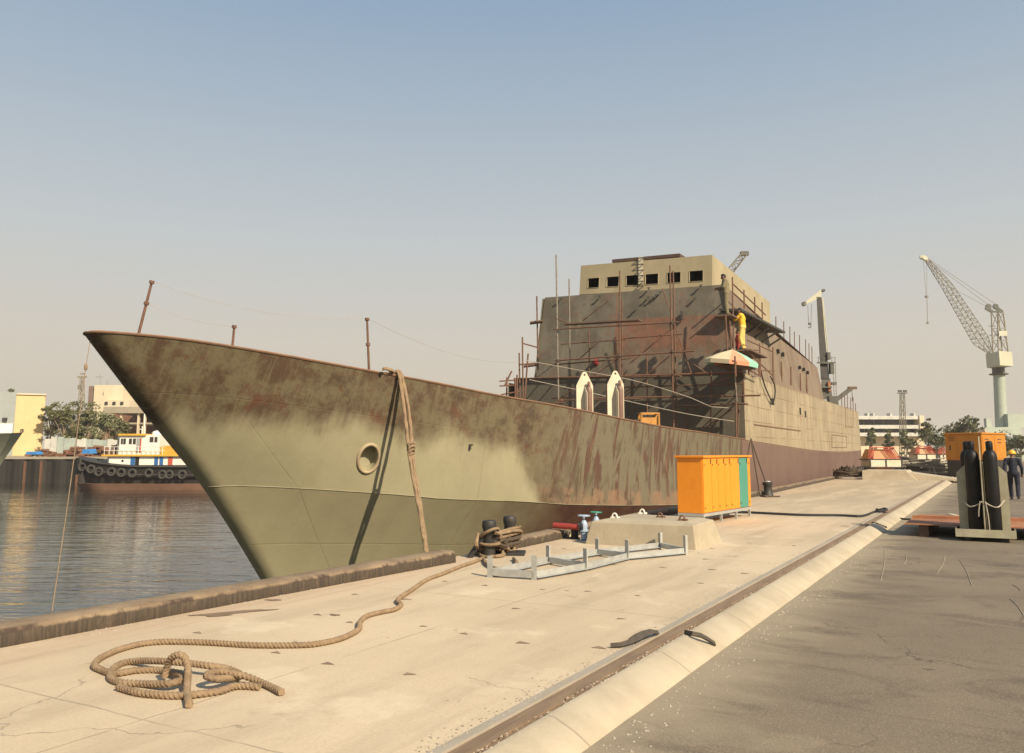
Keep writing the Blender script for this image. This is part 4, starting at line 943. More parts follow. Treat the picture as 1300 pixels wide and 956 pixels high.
def stand(lean=0, look=(0, 1, 0), **kw):
    J = dict(head=(0, .02+lean, 1.60), neck=(0, lean, 1.44), pelvis=(0, 0, .96), sh_l=(-.19, lean, 1.40), sh_r=(.19, lean, 1.40), el_l=(-.26, lean-.03, 1.12), el_r=(.26, lean-.03, 1.12), wr_l=(-.27, .04, .87), wr_r=(.27, .04, .87),
             hip_l=(-.10, 0, .92), hip_r=(.10, 0, .92), kn_l=(-.11, .02, .50), kn_r=(.11, .02, .50), an_l=(-.11, -.02, .095), an_r=(.11, -.02, .095), look=look)
    J.update(kw); return J
# man in khaki on the upper plank, facing the bridge corner, head bowed over his hands
person(S(-.75, 4.92, 6.86), R(108), stand(.03, (0, 1, -.45), head=(0, .09, 1.585), el_l=(-.27, .10, 1.14), el_r=(.27, .06, 1.14), wr_l=(-.10, .30, 1.14), wr_r=(.06, .32, 1.10)),
       'man in khaki standing on the upper scaffold plank with head bowed', 'khaki', 'khaki')
# man in yellow reaching up to the wall
person(S(-.05, 5.35, 5.55), R(96), stand(.04, (0, 1, .15), head=(0, .10, 1.61), el_l=(-.22, .26, 1.22), el_r=(.24, .22, 1.30), wr_l=(-.12, .42, 1.42), wr_r=(.10, .44, 1.50), kn_l=(-.11, .08, .50)),
       'man in yellow coverall reaching up beside the wall above the umbrella', 'yellow_cloth', 'pale_cloth')
# helper half hidden in the shade
person(S(.55, 5.05, 4.80), R(100), stand(0, (0, 1, 0)), 'figure in a red shirt in the shade behind the umbrella', 'red_cloth', 'navy')
# walking man on the road at the right
wl = PZ(1289, 634.5, -.12)
person(wl, R(0), stand(.03, (.0, 1, 0), an_l=(-.10, .24, .10), kn_l=(-.11, .20, .51), an_r=(.10, -.26, .14), kn_r=(.11, -.03, .50), wr_l=(-.28, -.10, .87), el_l=(-.27, -.08, 1.12), wr_r=(.27, .16, .90), el_r=(.27, .02, 1.12)),
       'man in navy coverall and yellow helmet walking away along the road', 'navy', 'navy', 'yellow_helmet')
w2 = PZ(1266, 598, -.12)
person(w2, R(0), stand(0), 'distant worker in an orange vest beyond the walking man', 'orange_vest', 'navy')

# ---------------------------------------------------------------- gas racks and cylinders
def make_rack(loc, rz, label, w=.95, wc=.86, ht=1.95, group=None, mat='white_paint'):
    t = thing('cylinder_rack', label, 'gas cylinder rack', loc, group); t.rotation_euler = (0, 0, rz); L = Vector(loc)
    def tray(m):
        m.box(L+Vector((0, 0, .12)), (w+.12, w+.12, .02))
        for s in (-1, 1): m.box(L+Vector((0, s*(w/2+.06), .16)), (w+.14, .012, .15)); m.box(L+Vector((s*(w/2+.06), 0, .16)), (.012, w+.12, .15))
    one(t, 'base_tray', mat, tray)
    for sx in (-1, 1):
        for sy in (-1, 1): one(t, 'foot', 'dark_steel', lambda m: m.box(L+Vector((sx*w*.36, sy*w*.36, .055)), (.1, .1, .11)))
    # lifting plate (in the y-z plane) with a round eye
    def plate(m):
        hw_ = wc/2; pts = [(-hw_, .13), (hw_, .13), (hw_, ht-.45), (.09, ht-.07), (.055, ht-.015), (0, ht), (-.055, ht-.015), (-.09, ht-.07), (-hw_, ht-.45)]
        n = 16; hole = [(.035*math.cos(2*math.pi*k/n), ht-.10+.035*math.sin(2*math.pi*k/n)) for k in range(n)]
        for sx in (-.009, .009):
            o_ = m.add([L+Vector((sx, y, z)) for y, z in pts]); i_ = m.add([L+Vector((sx, y, z)) for y, z in hole])
            # lower body below the eye, then the fan round the eye
            m.face((o_, o_+1, o_+2, o_+8)); N = len(pts)
            ring_ = [o_+2, o_+3, o_+4, o_+5, o_+6, o_+7, o_+8]
            ang = lambda q: math.atan2(m.v[q].z-L.z-(ht-.10), m.v[q].y-L.y)
            seq = [i_+k for k in range(n)]
            mid = m.add([L+Vector((sx, 0, ht-.45))]); ring_ = ring_+[mid]
            for k in range(n):
                a0 = 2*math.pi*(k+.5)/n
                tgt = [max(ring_, key=lambda q: math.cos(ang(q)-2*math.pi*kk/n)) for kk in (k, k+1)]
                f = [seq[k], seq[(k+1) % n], tgt[1]]+([tgt[0]] if tgt[0] != tgt[1] else [])
                m.face(f)
                if tgt[0] != tgt[1]:
                    i0, i1 = ring_.index(tgt[0]), ring_.index(tgt[1])
                    if (i1-i0) % len(ring_) == 2: m.face((tgt[0], ring_[(i0+1) % len(ring_)], tgt[1]))
        for k in range(len(pts)):
            (y0, z0), (y1, z1) = pts[k], pts[(k+1) % len(pts)]; m.quad(*[L+Vector(q) for q in ((-.009, y0, z0), (.009, y0, z0), (.009, y1, z1), (-.009, y1, z1))])
    one(t, 'lifting_plate', mat, plate)
    def cross(m):
        for s in (-1, 1):
            pts = [(s*.012, .13), (s*w/2, .13), (s*w/2, ht-.72), (s*(w/2-.22), ht-.50), (s*.012, ht-.50)]
            m.prism([L+Vector((x, -.007, z)) for x, z in pts], (0, .014, 0))
    one(t, 'shoulder_plate', mat, cross)
    return t
def rz_of(o): return o.rotation_euler[2]
def cylinder_mesh(m, L, r, h):
    m.lathe(L, [(r*.9, 0), (r, .02), (r, h-.34), (r*.97, h-.29), (r*.82, h-.23), (r*.55, h-.185), (r*.34, h-.17)], 20)
def make_gas(loc, r, h, mat, label, group, guard=True):
    t = thing('gas_cylinder', label, 'gas cylinder', loc, group); L = Vector(loc)
    one(t, 'cylinder_body', mat, lambda m: cylinder_mesh(m, L, r, h))
    one(t, 'valve_guard', mat, lambda m: m.lathe(L+Vector((0, 0, h-.18)), [(r*.42, 0), (r*.5, .015), (r*.5, .13), (r*.42, .165), (r*.2, .18)], 14))
    return t
RL = PZ(1251.5, 688.5, -.12)+Vector((0, .52, 0)); RL.z = -.12
make_rack(RL, R(.7), 'offwhite gas cylinder rack standing on the road by the rusty plate', .88, .84, 2.02, mat='rack_olive')
GQ = 'black gas cylinders in the road rack'
g0 = make_gas(RL+Vector((-.15, -.20, .13)), .128, 1.80, 'gas_black', 'black gas cylinder front left in the road rack, beside the pale plate', GQ)
dup(g0, RL+Vector((.17, -.20, .13)), None, 'black gas cylinder front right in the road rack, the one standing alone', GQ)
dup(g0, RL+Vector((-.235, .2, .13)), None, 'black gas cylinder hidden behind the front left one in the road rack', GQ)
# slack rope tied round the cylinders
def rrope(x0, x1): return spline([RL+Vector((x0, -.10, .78)), RL+Vector((lerp(x0, x1, .35), -.39, .66)), RL+Vector((lerp(x0, x1, .75), -.37, .69)), RL+Vector((x1, -.47, .76))], .04)
m = MB()
for a, b in ((-.36, -.02), (.36, .03)): m.tube(rrope(a, b), .013, 6)
m.tube(spline([RL+Vector((-.05, -.47, .77)), RL+Vector((-.08, -.475, .6)), RL+Vector((-.09, -.47, .48))], .04), .012, 6); m.tube(spline([RL+Vector((.04, -.47, .77)), RL+Vector((.07, -.475, .5)), RL+Vector((.08, -.47, .2))], .04), .012, 6)
solo(m, 'rack_rope', 'wire', 'pale rope tied across the black gas cylinders', 'rope', RL+Vector((0, -.4, .7)))
# two racks on the foredeck
GB = 'brown gas cylinders in the foredeck racks'; RG = 'white cylinder racks on the foredeck'
for (px, py, lab, labs) in ((742, 472, 'white gas rack on the foredeck, the one nearer the bow', ('brown gas cylinder at the front of the bow-side foredeck rack', 'dark brown gas cylinder behind the plate of the bow-side foredeck rack')),
                            (781, 470.5, 'white gas rack on the foredeck, the one nearer the crate', ('brown gas cylinder at the front of the crate-side foredeck rack', 'dark brown gas cylinder behind the plate of the crate-side foredeck rack'))):
    tp = PD(px, py, 27.); base = Vector((tp.x, tp.y, tp.z-2.0))
    rr_ = R(-48); rm_ = Matrix.Rotation(rr_, 3, 'Z'); make_rack(base, rr_, lab, .56, .56, 2.0, RG)
    g = make_gas(base+rm_@Vector((.14, .10, .13)), .105, 1.55, 'gas_brown', labs[0], GB)
    dup(g, base+rm_@Vector((-.14, -.17, .13)), None, labs[1], GB)
# pallet frame under the racks on the deck
# crate on the foredeck
cp = PD(824, 543, 28.); cp.z -= .25
cr = thing('welding_crate', 'orange open-framed crate on the foredeck behind the bulwark', 'crate', cp)
one(cr, 'crate_body', 'crate', lambda m: m.box(cp+Vector((0, 0, .33)), (.52, .45, .5), PS), .01)
def cage(m):
    rm = Matrix.Rotation(PS, 3, 'Z')
    for sx in (-1, 1):
        for sy in (-1, 1): m.bar(cp+rm@Vector((sx*.29, sy*.26, 0)), cp+rm@Vector((sx*.29, sy*.26, .74)), .05, .05)
        m.bar(cp+rm@Vector((sx*.29, -.26, .72)), cp+rm@Vector((sx*.29, .26, .72)), .05, .05)
    for sy in (-1, 1): m.bar(cp+rm@Vector((-.29, sy*.26, .72)), cp+rm@Vector((.29, sy*.26, .72)), .05, .05); m.bar(cp+rm@Vector((-.27, sy*.265, .1)), cp+rm@Vector((.27, sy*.265, .68)), .03, .02)
one(cr, 'crate_frame', 'crate', cage)

# ---------------------------------------------------------------- rope draped over the bow
G0 = hull_at(505, 477)[2]; _r = ray(541.5, 702); KB = Vector((_r[0], _r[1], _r[2]))*(-9.3/_r[0])+Vector((0, 0, HC))
def drape(off, bul):
    a = G0+Vector((.07, off, .06)); mid = lerp(a, KB, .5)+Vector((-.02, off*.6, -.05+bul))
    return spline([G0+Vector((-.75, -.25+off, -.05)), G0+Vector((-.35, -.08+off, .06)), G0+Vector((-.05, off, .10)), a, lerp(a, KB, .25)+Vector((.02, off*1.0, bul)), mid, lerp(a, KB, .78)+Vector((0, off*.5, 0)), KB+Vector((0, off*.35, 0)), KB+(KB-G0).normalized()*.5], .06)
dr = thing('draped_rope', 'doubled brown mooring rope hanging over the bow bulwark down to the quay kerb', 'rope', KB)
for off in (-.042, .042): one(dr, 'rope_strand', 'rope', lambda m: m.tube(drape(off, 0), .036, 9, prof=strand(.22, .3)))
kn = lerp(G0+Vector((.07, 0, .06)), KB, .46)
one(dr, 'rope_knot', 'rope', lambda m: [m.tube([kn+Vector((.0,   .062*math.cos(t*.5), .05*math.sin(t*.5)+dz)) + Vector((.03*math.sin(t*.5+dz*9), 0, 0)) for t in range(13)], .026, 8) for dz in (-.14, -.07, 0, .07, .14)])
one(dr, 'rope_tail', 'rope', lambda m: m.tube(spline([G0+Vector((-.2, -.02, .1)), G0+Vector((.02, -.18, .12)), G0+Vector((-.05, -.34, .16)), G0+Vector((.0, -.46, .13))], .05), .035, 8, prof=strand(.2, .3)))

# ---------------------------------------------------------------- near bollard with ropes
BP = PZ(630, 708); 
bo = thing('twin_bollard', 'black twin-post bollard by the kerb gap, wrapped in rope', 'bollard', BP)
bx = [PZ(621, 708)+Vector((0, .0, 0)), PZ(640, 700)+Vector((.05, .1, 0))]
for q in bx: one(bo, 'bollard_post', 'tug_black', lambda m: m.lathe(q, [(.095, 0), (.095, .42), (.11, .45), (.112, .52), (.10, .555), (.05, .565)], 18))
one(bo, 'bollard_base', 'tug_black', lambda m: m.box((bx[0]+bx[1])/2+Vector((0, 0, .02)), (.8, .42, .05), .45), .01)
one(bo, 'bollard_strut', 'tug_black', lambda m: (m.cyl(bx[0]+Vector((-.05, -.05, .34)), PZ(596, 708, .0), .045), m.cyl(bx[0]+Vector((.0, 0, .25)), bx[1]+Vector((0, 0, .25)), .05)))
br = thing('bollard_rope', 'brown mooring rope wound in loose turns round the near black bollard', 'rope', BP)
def turns(c0, c1, r, z0, z1, n, ph=0, tilt=.1):
    out = []
    for i in range(int(n*20)+1):
        t = i/20*2*math.pi+ph; c = c0 if math.cos(t) < 0 else c1
        out.append(Vector((lerp(c0.x, c1.x, .5+.5*math.sin(t)), lerp(c0.y, c1.y, .5+.5*math.sin(t)), 0))+Vector((r*math.sin(t)+r*.35*math.cos(t), -r*math.cos(t), lerp(z0, z1, i/(n*20))+tilt*math.sin(t+.6))))
    return out
for c0, c1, r, z0, z1, n, ph, ti in ((bx[0], bx[1], .17, .06, .34, 3.2, 0, .05), (bx[0], bx[1], .22, .34, .16, 1.4, 2., .12), (bx[0], bx[0], .16, .3, .38, 1.2, 1., .08)):
    one(br, 'rope_turn', 'rope', lambda m: m.tube(spline(turns(c0, c1, r, z0, z1, n, ph, ti), .05), .024, 9, prof=strand(.13, .3)))
one(br, 'rope_turn', 'rope_dark', lambda m: m.tube(spline(turns(bx[0], bx[1], .19, .08, .26, 2.3, 4., .03), .05), .03, 9))
rq_ = random.Random(21)
for k in range(9):
    c = lerp(bx[0], bx[1], rq_.uniform(0, 1)); r1, r2, zc0 = rq_.uniform(.13, .24), rq_.uniform(.12, .2), rq_.uniform(.06, .36); ph, tl_ = rq_.uniform(0, 6), rq_.uniform(.02, .16)
    pts_ = [c+Vector((r1*math.cos(q*.33+ph), r2*math.sin(q*.33+ph)*.9-.02, max(.03, zc0+tl_*math.sin(q*.33+ph*2)-.004*q))) for q in range(rq_.randint(14, 24))]
    one(br, 'rope_turn', 'rope' if k % 3 else 'rope_dark', lambda m: m.tube(spline(pts_, .05), .023, 9, prof=strand(.13, .3)))
LPp = [PZ(*q, .03) for q in ((611, 703), (618, 716), (632, 722), (648, 720.5), (656, 715), (652, 709))]
one(br, 'rope_turn', 'rope', lambda m: m.tube(spline([bx[0]+Vector((-.14, -.1, .36)), bx[0]+Vector((-.1, -.2, .2))]+LPp, .04), .026, 9, prof=strand(.13, .3)))

# long rope across the slab, ending in a loose coil
RR = .022
px_path = [(613, 709), (600, 714), (585, 719), (563, 728), (542, 736), (524, 748), (509, 758), (505, 763), (509, 768), (500, 774), (485, 777), (466, 782), (457, 790), (456, 798), (446, 805), (430, 811.5), (405, 817), (380, 819), (320, 819), (260, 815.5), (200, 815), (160, 822), (130, 834), (120, 844), (128, 850), (146, 855), (175, 851), (205, 851), (228, 856), (231, 863), (215, 867.5), (180, 868), (152, 866), (140, 859), (146, 847), (165, 840), (200, 839), (240, 842), (270, 846), (292, 850), (305, 858), (280, 862), (262, 858), (278, 852.5), (310, 858), (335, 868), (358, 879)]
HLIFT = {28: .03, 29: .03, 30: .03, 36: .045, 37: .055, 38: .05, 41: .05, 42: .07, 43: .075, 44: .04}
rp = [PZ(x, y, RR+.002+HLIFT.get(k, 0)) for k, (x, y) in enumerate(px_path)]
m = MB(); m.tube(spline(rp, .011), RR, 15, prof=strand(.10, .5))
solo(m, 'mooring_rope', 'rope', 'long laid rope snaking across the pale quay slab into a loose coil', 'rope', rp[-12])
lp2 = [PZ(*q) for q in ((205, 872), (212, 852), (219, 843), (226, 840.5), (233, 843), (237, 853), (235, 872), (238, 886))]
hz = [.02, .03, .1, .14, .11, .07, .03, .022]
lp2 = [Vector((p.x, p.y, h)) for p, h in zip([PZ(208, 866), PZ(211, 866), PZ(215, 868), PZ(225, 870), PZ(234, 871), PZ(238, 874), PZ(237, 884), PZ(240, 900)], (.03, .1, .17, .205, .18, .11, .04, .025))]
m = MB(); m.tube(spline(lp2, .011), RR, 15, prof=strand(.10, .5)); solo(m, 'rope_bight', 'rope', 'short upright bight of rope standing out of the loose coil', 'rope', lp2[0])
lp3 = [PZ(x, y, RR+.002) for x, y in ((150, 872), (180, 880), (230, 883), (275, 878), (300, 871), (330, 872))]
m = MB(); m.tube(spline(lp3, .011), RR, 15, prof=strand(.10, .5)); solo(m, 'rope_bight', 'rope', 'curved length of rope lying along the near side of the coil', 'rope', lp3[0])

# ---------------------------------------------------------------- galvanised bracket frame
bfp = [((622, 733), (678, 736.5)), ((695.5, 716.5), (743, 725)), ((758, 706), (796, 711.5)), ((837.5, 697), (869.5, 704.5))]
P0 = PZ(622, 733)
bf = thing('bracket_frame', 'low galvanised steel frame with eight short posts on the quay slab', 'steel frame', P0)
def angle_post(m, p, h, rz):
    rm = Matrix.Rotation(rz, 3, 'Z'); m.box(p+rm@Vector((0, 0, h/2)), (.075, .008, h), rz); m.box(p+rm@Vector((-.034, .038, h/2)), (.008, .07, h), rz)
pairs = [(PZ(*a), PZ(*b)) for a, b in bfp]
for a, b in pairs:
    rz = math.atan2((b-a).y, (b-a).x)
    for q, hh in ((a, .265), (b, .30)): one(bf, 'post', 'galv', lambda m: angle_post(m, q, hh, rz))
    one(bf, 'cross_bar', 'galv', lambda m: (m.bar(a+Vector((0, 0, .065)), b+Vector((0, 0, .065)), .008, .08), m.bar(a+Vector((0, .03, .10)), b+Vector((0, .03, .10)), .065, .008)))
for k in range(3):
    for q0, q1 in ((pairs[k][0], pairs[k+1][0]), (pairs[k][1], pairs[k+1][1])) if k != 1 else ((pairs[k][0], pairs[k+1][0]), (pairs[k][1], pairs[k+1][1])):
        one(bf, 'long_bar', 'galv', lambda m: (m.bar(q0+Vector((0, 0, .07)), q1+Vector((0, 0, .07)), .008, .075), m.bar(q0+Vector((.03, 0, .035)), q1+Vector((.03, 0, .035)), .065, .008)))

# ---------------------------------------------------------------- concrete block with lifting rings
c0, c1 = PZ(742.5, 690.5), PZ(884, 698.5)
bl = thing('concrete_block', 'large low concrete block with lifting rings on the quay slab', 'concrete block', (c0+c1)/2)
def blk(m):
    d = Vector((0, 1, 0)); hgt = .385
    b = [c0, c1, c1+d*1.5, c0+d*1.75]; tt = [c0+Vector((.10, .07, hgt)), c1+Vector((-.06, .07, hgt)), c1+Vector((-.12, 1.42, hgt)), c0+Vector((.14, 1.66, hgt))]
    i = m.add(b+tt)
    for q in ((0, 1, 5, 4), (1, 2, 6, 5), (2, 3, 7, 6), (3, 0, 4, 7)): m.face([i+k for k in q])
    up = [tt[0]+Vector((.24, .25, .05)), tt[1]+Vector((-.2, .25, .04)), tt[2]+Vector((-.2, -.2, .05)), tt[3]+Vector((.2, -.2, .05))]
    j = m.add(up)
    for k in range(4): m.face((i+4+k, i+4+(k+1) % 4, j+(k+1) % 4, j+k))
    m.face((j, j+1, j+2, j+3))
one(bl, 'block_body', 'concrete', blk, .015)
for (px, py) in ((780, 658), (815, 652.5), (866, 661), (838, 657.5)):
    p = PZ(px, py, .43); rg = one(bl, 'lifting_ring', 'paper' if px in (780, 815) else 'rust_pole', lambda m: (m.tube([p+Vector((.05*math.cos(t/12*math.pi), .01, .085*math.sin(t/12*math.pi))) for t in range(13)], .016, 6), m.box(p+Vector((0, .04, .012)), (.16, .06, .03), .2)))

# ---------------------------------------------------------------- hydrant pipework behind the block
HYB = PZ(726, 684)
hy = thing('water_hydrant', 'red pipe with blue handwheel valves beside the concrete block', 'hydrant', HYB)
v1 = PZ(741.5, 686); v2 = PZ(757, 680)
one(hy, 'pipe', 'red', lambda m: (m.cyl(PD(703, 667, HYB.y*HD[1]+HYB.x*HD[0]), v1+Vector((-.06, 0, .23)), .055, n=14)))
one(hy, 'pipe_foot', 'black', lambda m: (m.cyl(HYB+Vector((.06, 0, 0)), HYB+Vector((.06, 0, .2)), .07, n=12), m.box(HYB+Vector((.0, 0, .01)), (.3, .2, .02), .3)))
one(hy, 'flange', 'black', lambda m: [m.lathe(v1+Vector((x, 0, .23)), [(.10, 0), (.10, .03)], 16, (1, .3, 0)) for x in (-.09, -.04)])
for q, wm, bm, h in ((v1, 'blue_grey', 'blue_grey', .44), (v2, 'green', 'blue_grey', .44)):
    v = one(hy, 'valve_body', bm, lambda m: (m.lathe(q, [(.055, .02), (.06, .14), (.085, .16), (.085, .19), (.06, .2), (.07, .28), (.045, .34), (.03, .36), (.018, .37), (.018, h)], 14),))
    one(v, 'handwheel', wm, lambda m: (m.tube([q+Vector((.105*math.cos(t*math.pi/10), .105*math.sin(t*math.pi/10), h)) for t in range(20)], .013, 7, closed=True), [m.cyl(q+Vector((0, 0, h)), q+Vector((.1*math.cos(t), .1*math.sin(t), h)), .009, n=5) for t in (0, 1.26, 2.5, 3.77, 5.03)]))
one(hy, 'riser', 'blue', lambda m: (m.cyl(v1, v1+Vector((0, 0, .3)), .05, n=12), m.cyl(v2, v2+Vector((0, 0, .3)), .05, n=12)))
# pale tags/rags on the kerb near the hydrant
for k, (px, py) in enumerate(((701, 683), (707, 682), (721, 681))):
    p = PZ(px, py, .02); m = MB(); m.prism([p+Vector((.05*math.cos(t)*(1+.3*math.sin(3*t+k)), .03*math.sin(t), 0)) for t in [i*.785 for i in range(8)]], (.02, 0, .09)); solo(m, 'yellow_rag', 'u_tan', ('crumpled pale rag at the foot of the kerb, farthest from the hydrant', 'crumpled pale rag at the foot of the kerb, between two others', 'crumpled pale rag at the foot of the kerb, touching the hydrant foot')[k], 'rag', p)

# ---------------------------------------------------------------- lockers
l0, l1 = PZ(894, 666), PZ(953.8, 655.3)
ud = (l1-l0).normalized(); nd = Vector((ud.y, -ud.x, 0))      # nd faces the camera's right: door side
lk = thing('locker_bank', 'orange steel locker bank with one teal door on a galvanised stand', 'lockers', l0)
LEN = (l1-l0).length; DP, Z0, Z1 = .62, .235, 1.46
lp = lambda s, d, z: l0+ud*s-nd*d+Vector((0, 0, z))           # s along, d back from the door plane
def lbox(m, s0, s1, d0, d1, z0, z1): m.hexa([lp(s0, d0, z0), lp(s1, d0, z0), lp(s1, d1, z0), lp(s0, d1, z0), lp(s0, d0, z1), lp(s1, d0, z1), lp(s1, d1, z1), lp(s0, d1, z1)])
one(lk, 'locker_body', 'orange', lambda m: lbox(m, 0, LEN, .012, DP, Z0, Z1), .006)
one(lk, 'roof', 'orange', lambda m: lbox(m, -.045, LEN+.045, -.05, DP+.04, Z1, Z1+.045), .006)
fr = [0, .14, .28, .42, .555, .70, .86, 1.0]
pxs = [894, 903.4, 911.5, 920, 927.3, 938.5, 949.4, 954.3]
fr = []
for x in pxs:
    r = ray(x, 620); # intersect with the door plane
    o = Vector((0, 0, HC)); dn = Vector(r).dot(nd); t = (l0-o).dot(nd)/dn; fr.append(max(0, min(1, ((o+Vector(r)*t)-l0).dot(ud)/LEN)))
fr[0], fr[-1] = 0, 1
for k in range(7):
    d = one(lk, 'door', 'teal' if k == 5 else 'orange', lambda m: lbox(m, fr[k]*LEN+.008, fr[k+1]*LEN-.008, -.012, .010, Z0+.015, Z1-.012), .004)
    if k == 5: d['label'] = 'teal green locker door'
    s = fr[k]*LEN
    one(d, 'hinge', 'dark_steel', lambda m: [m.cyl(lp(s+.05, -.014, z), lp(s+.05, -.026, z), .016, n=8) for z in (Z0+.12, Z1-.16)])
    if k < 6:
        one(d, 'vent_slot', 'dark_void', lambda m: lbox(m, fr[k+1]*LEN-.075, fr[k+1]*LEN-.035, -.016, -.011, Z1-.145, Z1-.03))
one(lk, 'stand_frame', 'galv', lambda m: (lbox(m, .0, LEN, .0, .05, Z0-.07, Z0-.003), lbox(m, 0, LEN, DP-.05, DP, Z0-.07, Z0-.003), lbox(m, 0, .05, .052, DP-.052, Z0-.07, Z0-.003), lbox(m, LEN-.05, LEN, .052, DP-.052, Z0-.07, Z0-.003)))
for s in (.03, LEN*.36, LEN*.68, LEN-.03):
    for d in (.03, DP-.03): one(lk, 'leg', 'galv', lambda m: lbox(m, s-.025, s+.025, d-.025, d+.025, 0, Z0-.072))

# cable from behind the lockers over the rail to the rack
cpx = [(880, 652), (905, 653), (935, 650), (955, 650.5), (985, 652), (1020, 653.5), (1066, 654), (1092, 655), (1104, 652), (1113, 648.5)]
cb = [PZ(x, y, .025) for x, y in cpx]+[PZ(1122, 645.5, .05), PZ(1126, 647, .06), PZ(1116, 649, .05), PZ(1113, 646.5, .06), PZ(1122, 649.5, .03)]+[PZ(x, y, -.1) for x, y in ((1132, 655), (1144, 658.5), (1160, 659.5), (1190, 660), (1207, 659.5))]
m = MB(); m.tube(spline(cb, .08), .027, 8); solo(m, 'power_cable', 'black', 'thick black cable lying across the quay and looped over the crane rail', 'cable', cb[9])
cb2 = [p+Vector((.02, -.16, .0)) for p in cb[:9]]; m = MB(); m.tube(spline(cb2[2:], .08), .02, 8)
solo(m, 'power_cable', 'black', 'thinner black cable lying just in front of the thick one on the slab', 'cable', cb2[4])
pl = [PZ(1206, 657.5, -.12), PZ(1212, 659.5, -.12)]; m = MB(); m.bar(pl[0]+Vector((0, 0, .06)), pl[1]+Vector((.05, 0, .06)), .12, .1); solo(m, 'cable_plug', 'white_paint', 'pale plug at the road end of the black cable', 'plug', pl[0])
# rubber strips on the kerb
def scrapm(pts, w, name, label):
    m = MB(); pts = [Vector(p) for p in pts]; rows = []
    for k, p in enumerate(pts):
        d = (pts[min(k+1, len(pts)-1)]-pts[max(k-1, 0)]).normalized(); x = Vector((d.y, -d.x, 0)); rows.append(m.add([p-x*w[k], p+Vector((0, 0, .03)), p+x*w[k], p-Vector((0, 0, .012))]))
    for r0, r1 in zip(rows, rows[1:]):
        for j in range(4): m.face((r0+j, r0+(j+1) % 4, r1+(j+1) % 4, r1+j), smooth=True)
    m.face([rows[0]+j for j in range(4)][::-1]); m.face([rows[-1]+j for j in range(4)])
    return solo(m, name, weathered('split_rubber', (.055, .045, .035), (.09, .07, .05), (.14, .1, .065), .3, 12, .85), label, 'rubber strip', pts[0], 'torn rubber strips by the crane rail')
scrapm([PZ(775, 821, .012), PZ(788, 820, .02), PZ(797, 817, .03), PZ(806, 811, .05), PZ(815, 805.5, .06), PZ(825, 803, .05), PZ(835, 804.5, .02)], (.008, .015, .025, .055, .06, .05, .02), 'rubber_strip', 'wide torn rubber strip curled on the slab side of the crane rail')
scrapm([PZ(869, 804, .02), PZ(880, 806, .03), PZ(890, 808, .02), PZ(899, 813, -.02), PZ(908, 819, -.07)], (.006, .02, .022, .022, .012), 'rubber_strip', 'narrow torn rubber strip lying on the nearer part of the sloped kerb')
scrapm([PZ(1107, 664, .01), PZ(1114, 665.5, -.0), PZ(1126, 670, -.08)], (.02, .03, .015), 'rubber_strip', 'small torn rubber strip far along the sloped kerb beyond the cable loop')
p = PZ(133, 795, 0); m = MB(); m.prism([p+Vector((.055*math.cos(t)*(1+.25*math.sin(2.3*t)), .05*math.sin(t), .0)) for t in [i*.7 for i in range(9)]], (.01, .02, .06)); solo(m, 'paper_scrap', 'paper', 'crumpled white paper against the foot of the near kerb', 'litter', p)

# rusty plate raised on timbers
rp0 = PZ(1149, 681, -.12); 
rs_ = thing('rusty_plate', 'wide rusty steel plate raised on timbers behind the gas rack', 'steel plate', rp0)
e1 = Vector((5.2, .35, 0)); e2 = Vector((.05, 2.9, 0)); zt = Vector((0, 0, .24))
one(rs_, 'plate_sheet', 'rust_plate', lambda m: m.prism([rp0+zt, rp0+e1+zt, rp0+e1+e2+zt, rp0+e2+zt], (0, 0, .02)))
one(rs_, 'plate_lip', 'rust_plate', lambda m: (m.bar(rp0+e2*.55+zt+Vector((0, 0, .05)), rp0+e2*.55+e1+zt+Vector((0, 0, .05)), .04, .06)))
for s in (.06, .35, .65, .94): one(rs_, 'timber', 'plank', lambda m: m.bar(rp0+e1*s+Vector((.03, .12, .115)), rp0+e1*s+e2*.95+Vector((.03, 0, .115)), .18, .23))

# ---------------------------------------------------------------- yellow generator set
gc = PZ(1250, 609, -.12); gr = R(-25)
ge = thing('generator_set', 'yellow containerised generator on a black skid parked on the road', 'generator', gc)
gx, gy = Vector((-math.cos(gr), -math.sin(gr), 0)), Vector((-math.sin(gr), math.cos(gr), 0))   # gx along the shaded face (left), gy along the sunlit side (away)
gp = lambda s, d, z: gc+gx*s+gy*d+Vector((0, 0, z))
def gbox(m, s0, s1, d0, d1, z0, z1): m.hexa([gp(s1, d0, z0), gp(s0, d0, z0), gp(s0, d1, z0), gp(s1, d1, z0), gp(s1, d0, z1), gp(s0, d0, z1), gp(s0, d1, z1), gp(s1, d1, z1)])
GW, GL = 2.25, 3.0
one(ge, 'skid', 'tug_black', lambda m: gbox(m, .04, GW-.04, .04, GL, .12, 1.15))
one(ge, 'canopy', 'gen_yellow', lambda m: gbox(m, 0, GW, 0, GL, 1.15, 2.72), .03)
one(ge, 'roof', 'gen_yellow', lambda m: gbox(m, -.05, GW+.05, -.05, GL+.05, 2.722, 2.83), .02)
one(ge, 'exhaust_flap', 'pale_roof', lambda m: m.hexa([gp(.0, .5, 2.84), gp(.5, .5, 2.84), gp(.5, .9, 2.84), gp(0, .9, 2.84), gp(.1, .6, 3.05), gp(.4, .6, 3.0), gp(.4, .8, 3.0), gp(.1, .8, 3.05)]))
for (s0, s1) in ((.08, .78), (.82, 1.42), (1.5, 2.1)): one(ge, 'access_door', 'gen_yellow', lambda m: gbox(m, s0, s1, -.02, -.003, 1.25, 2.62), .006)
one(ge, 'door_grille', 'dark_steel', lambda m: [gbox(m, 1.62, 2.02, -.03, -.022, z, z+.03) for z in (2.36, 2.46, 2.56)])
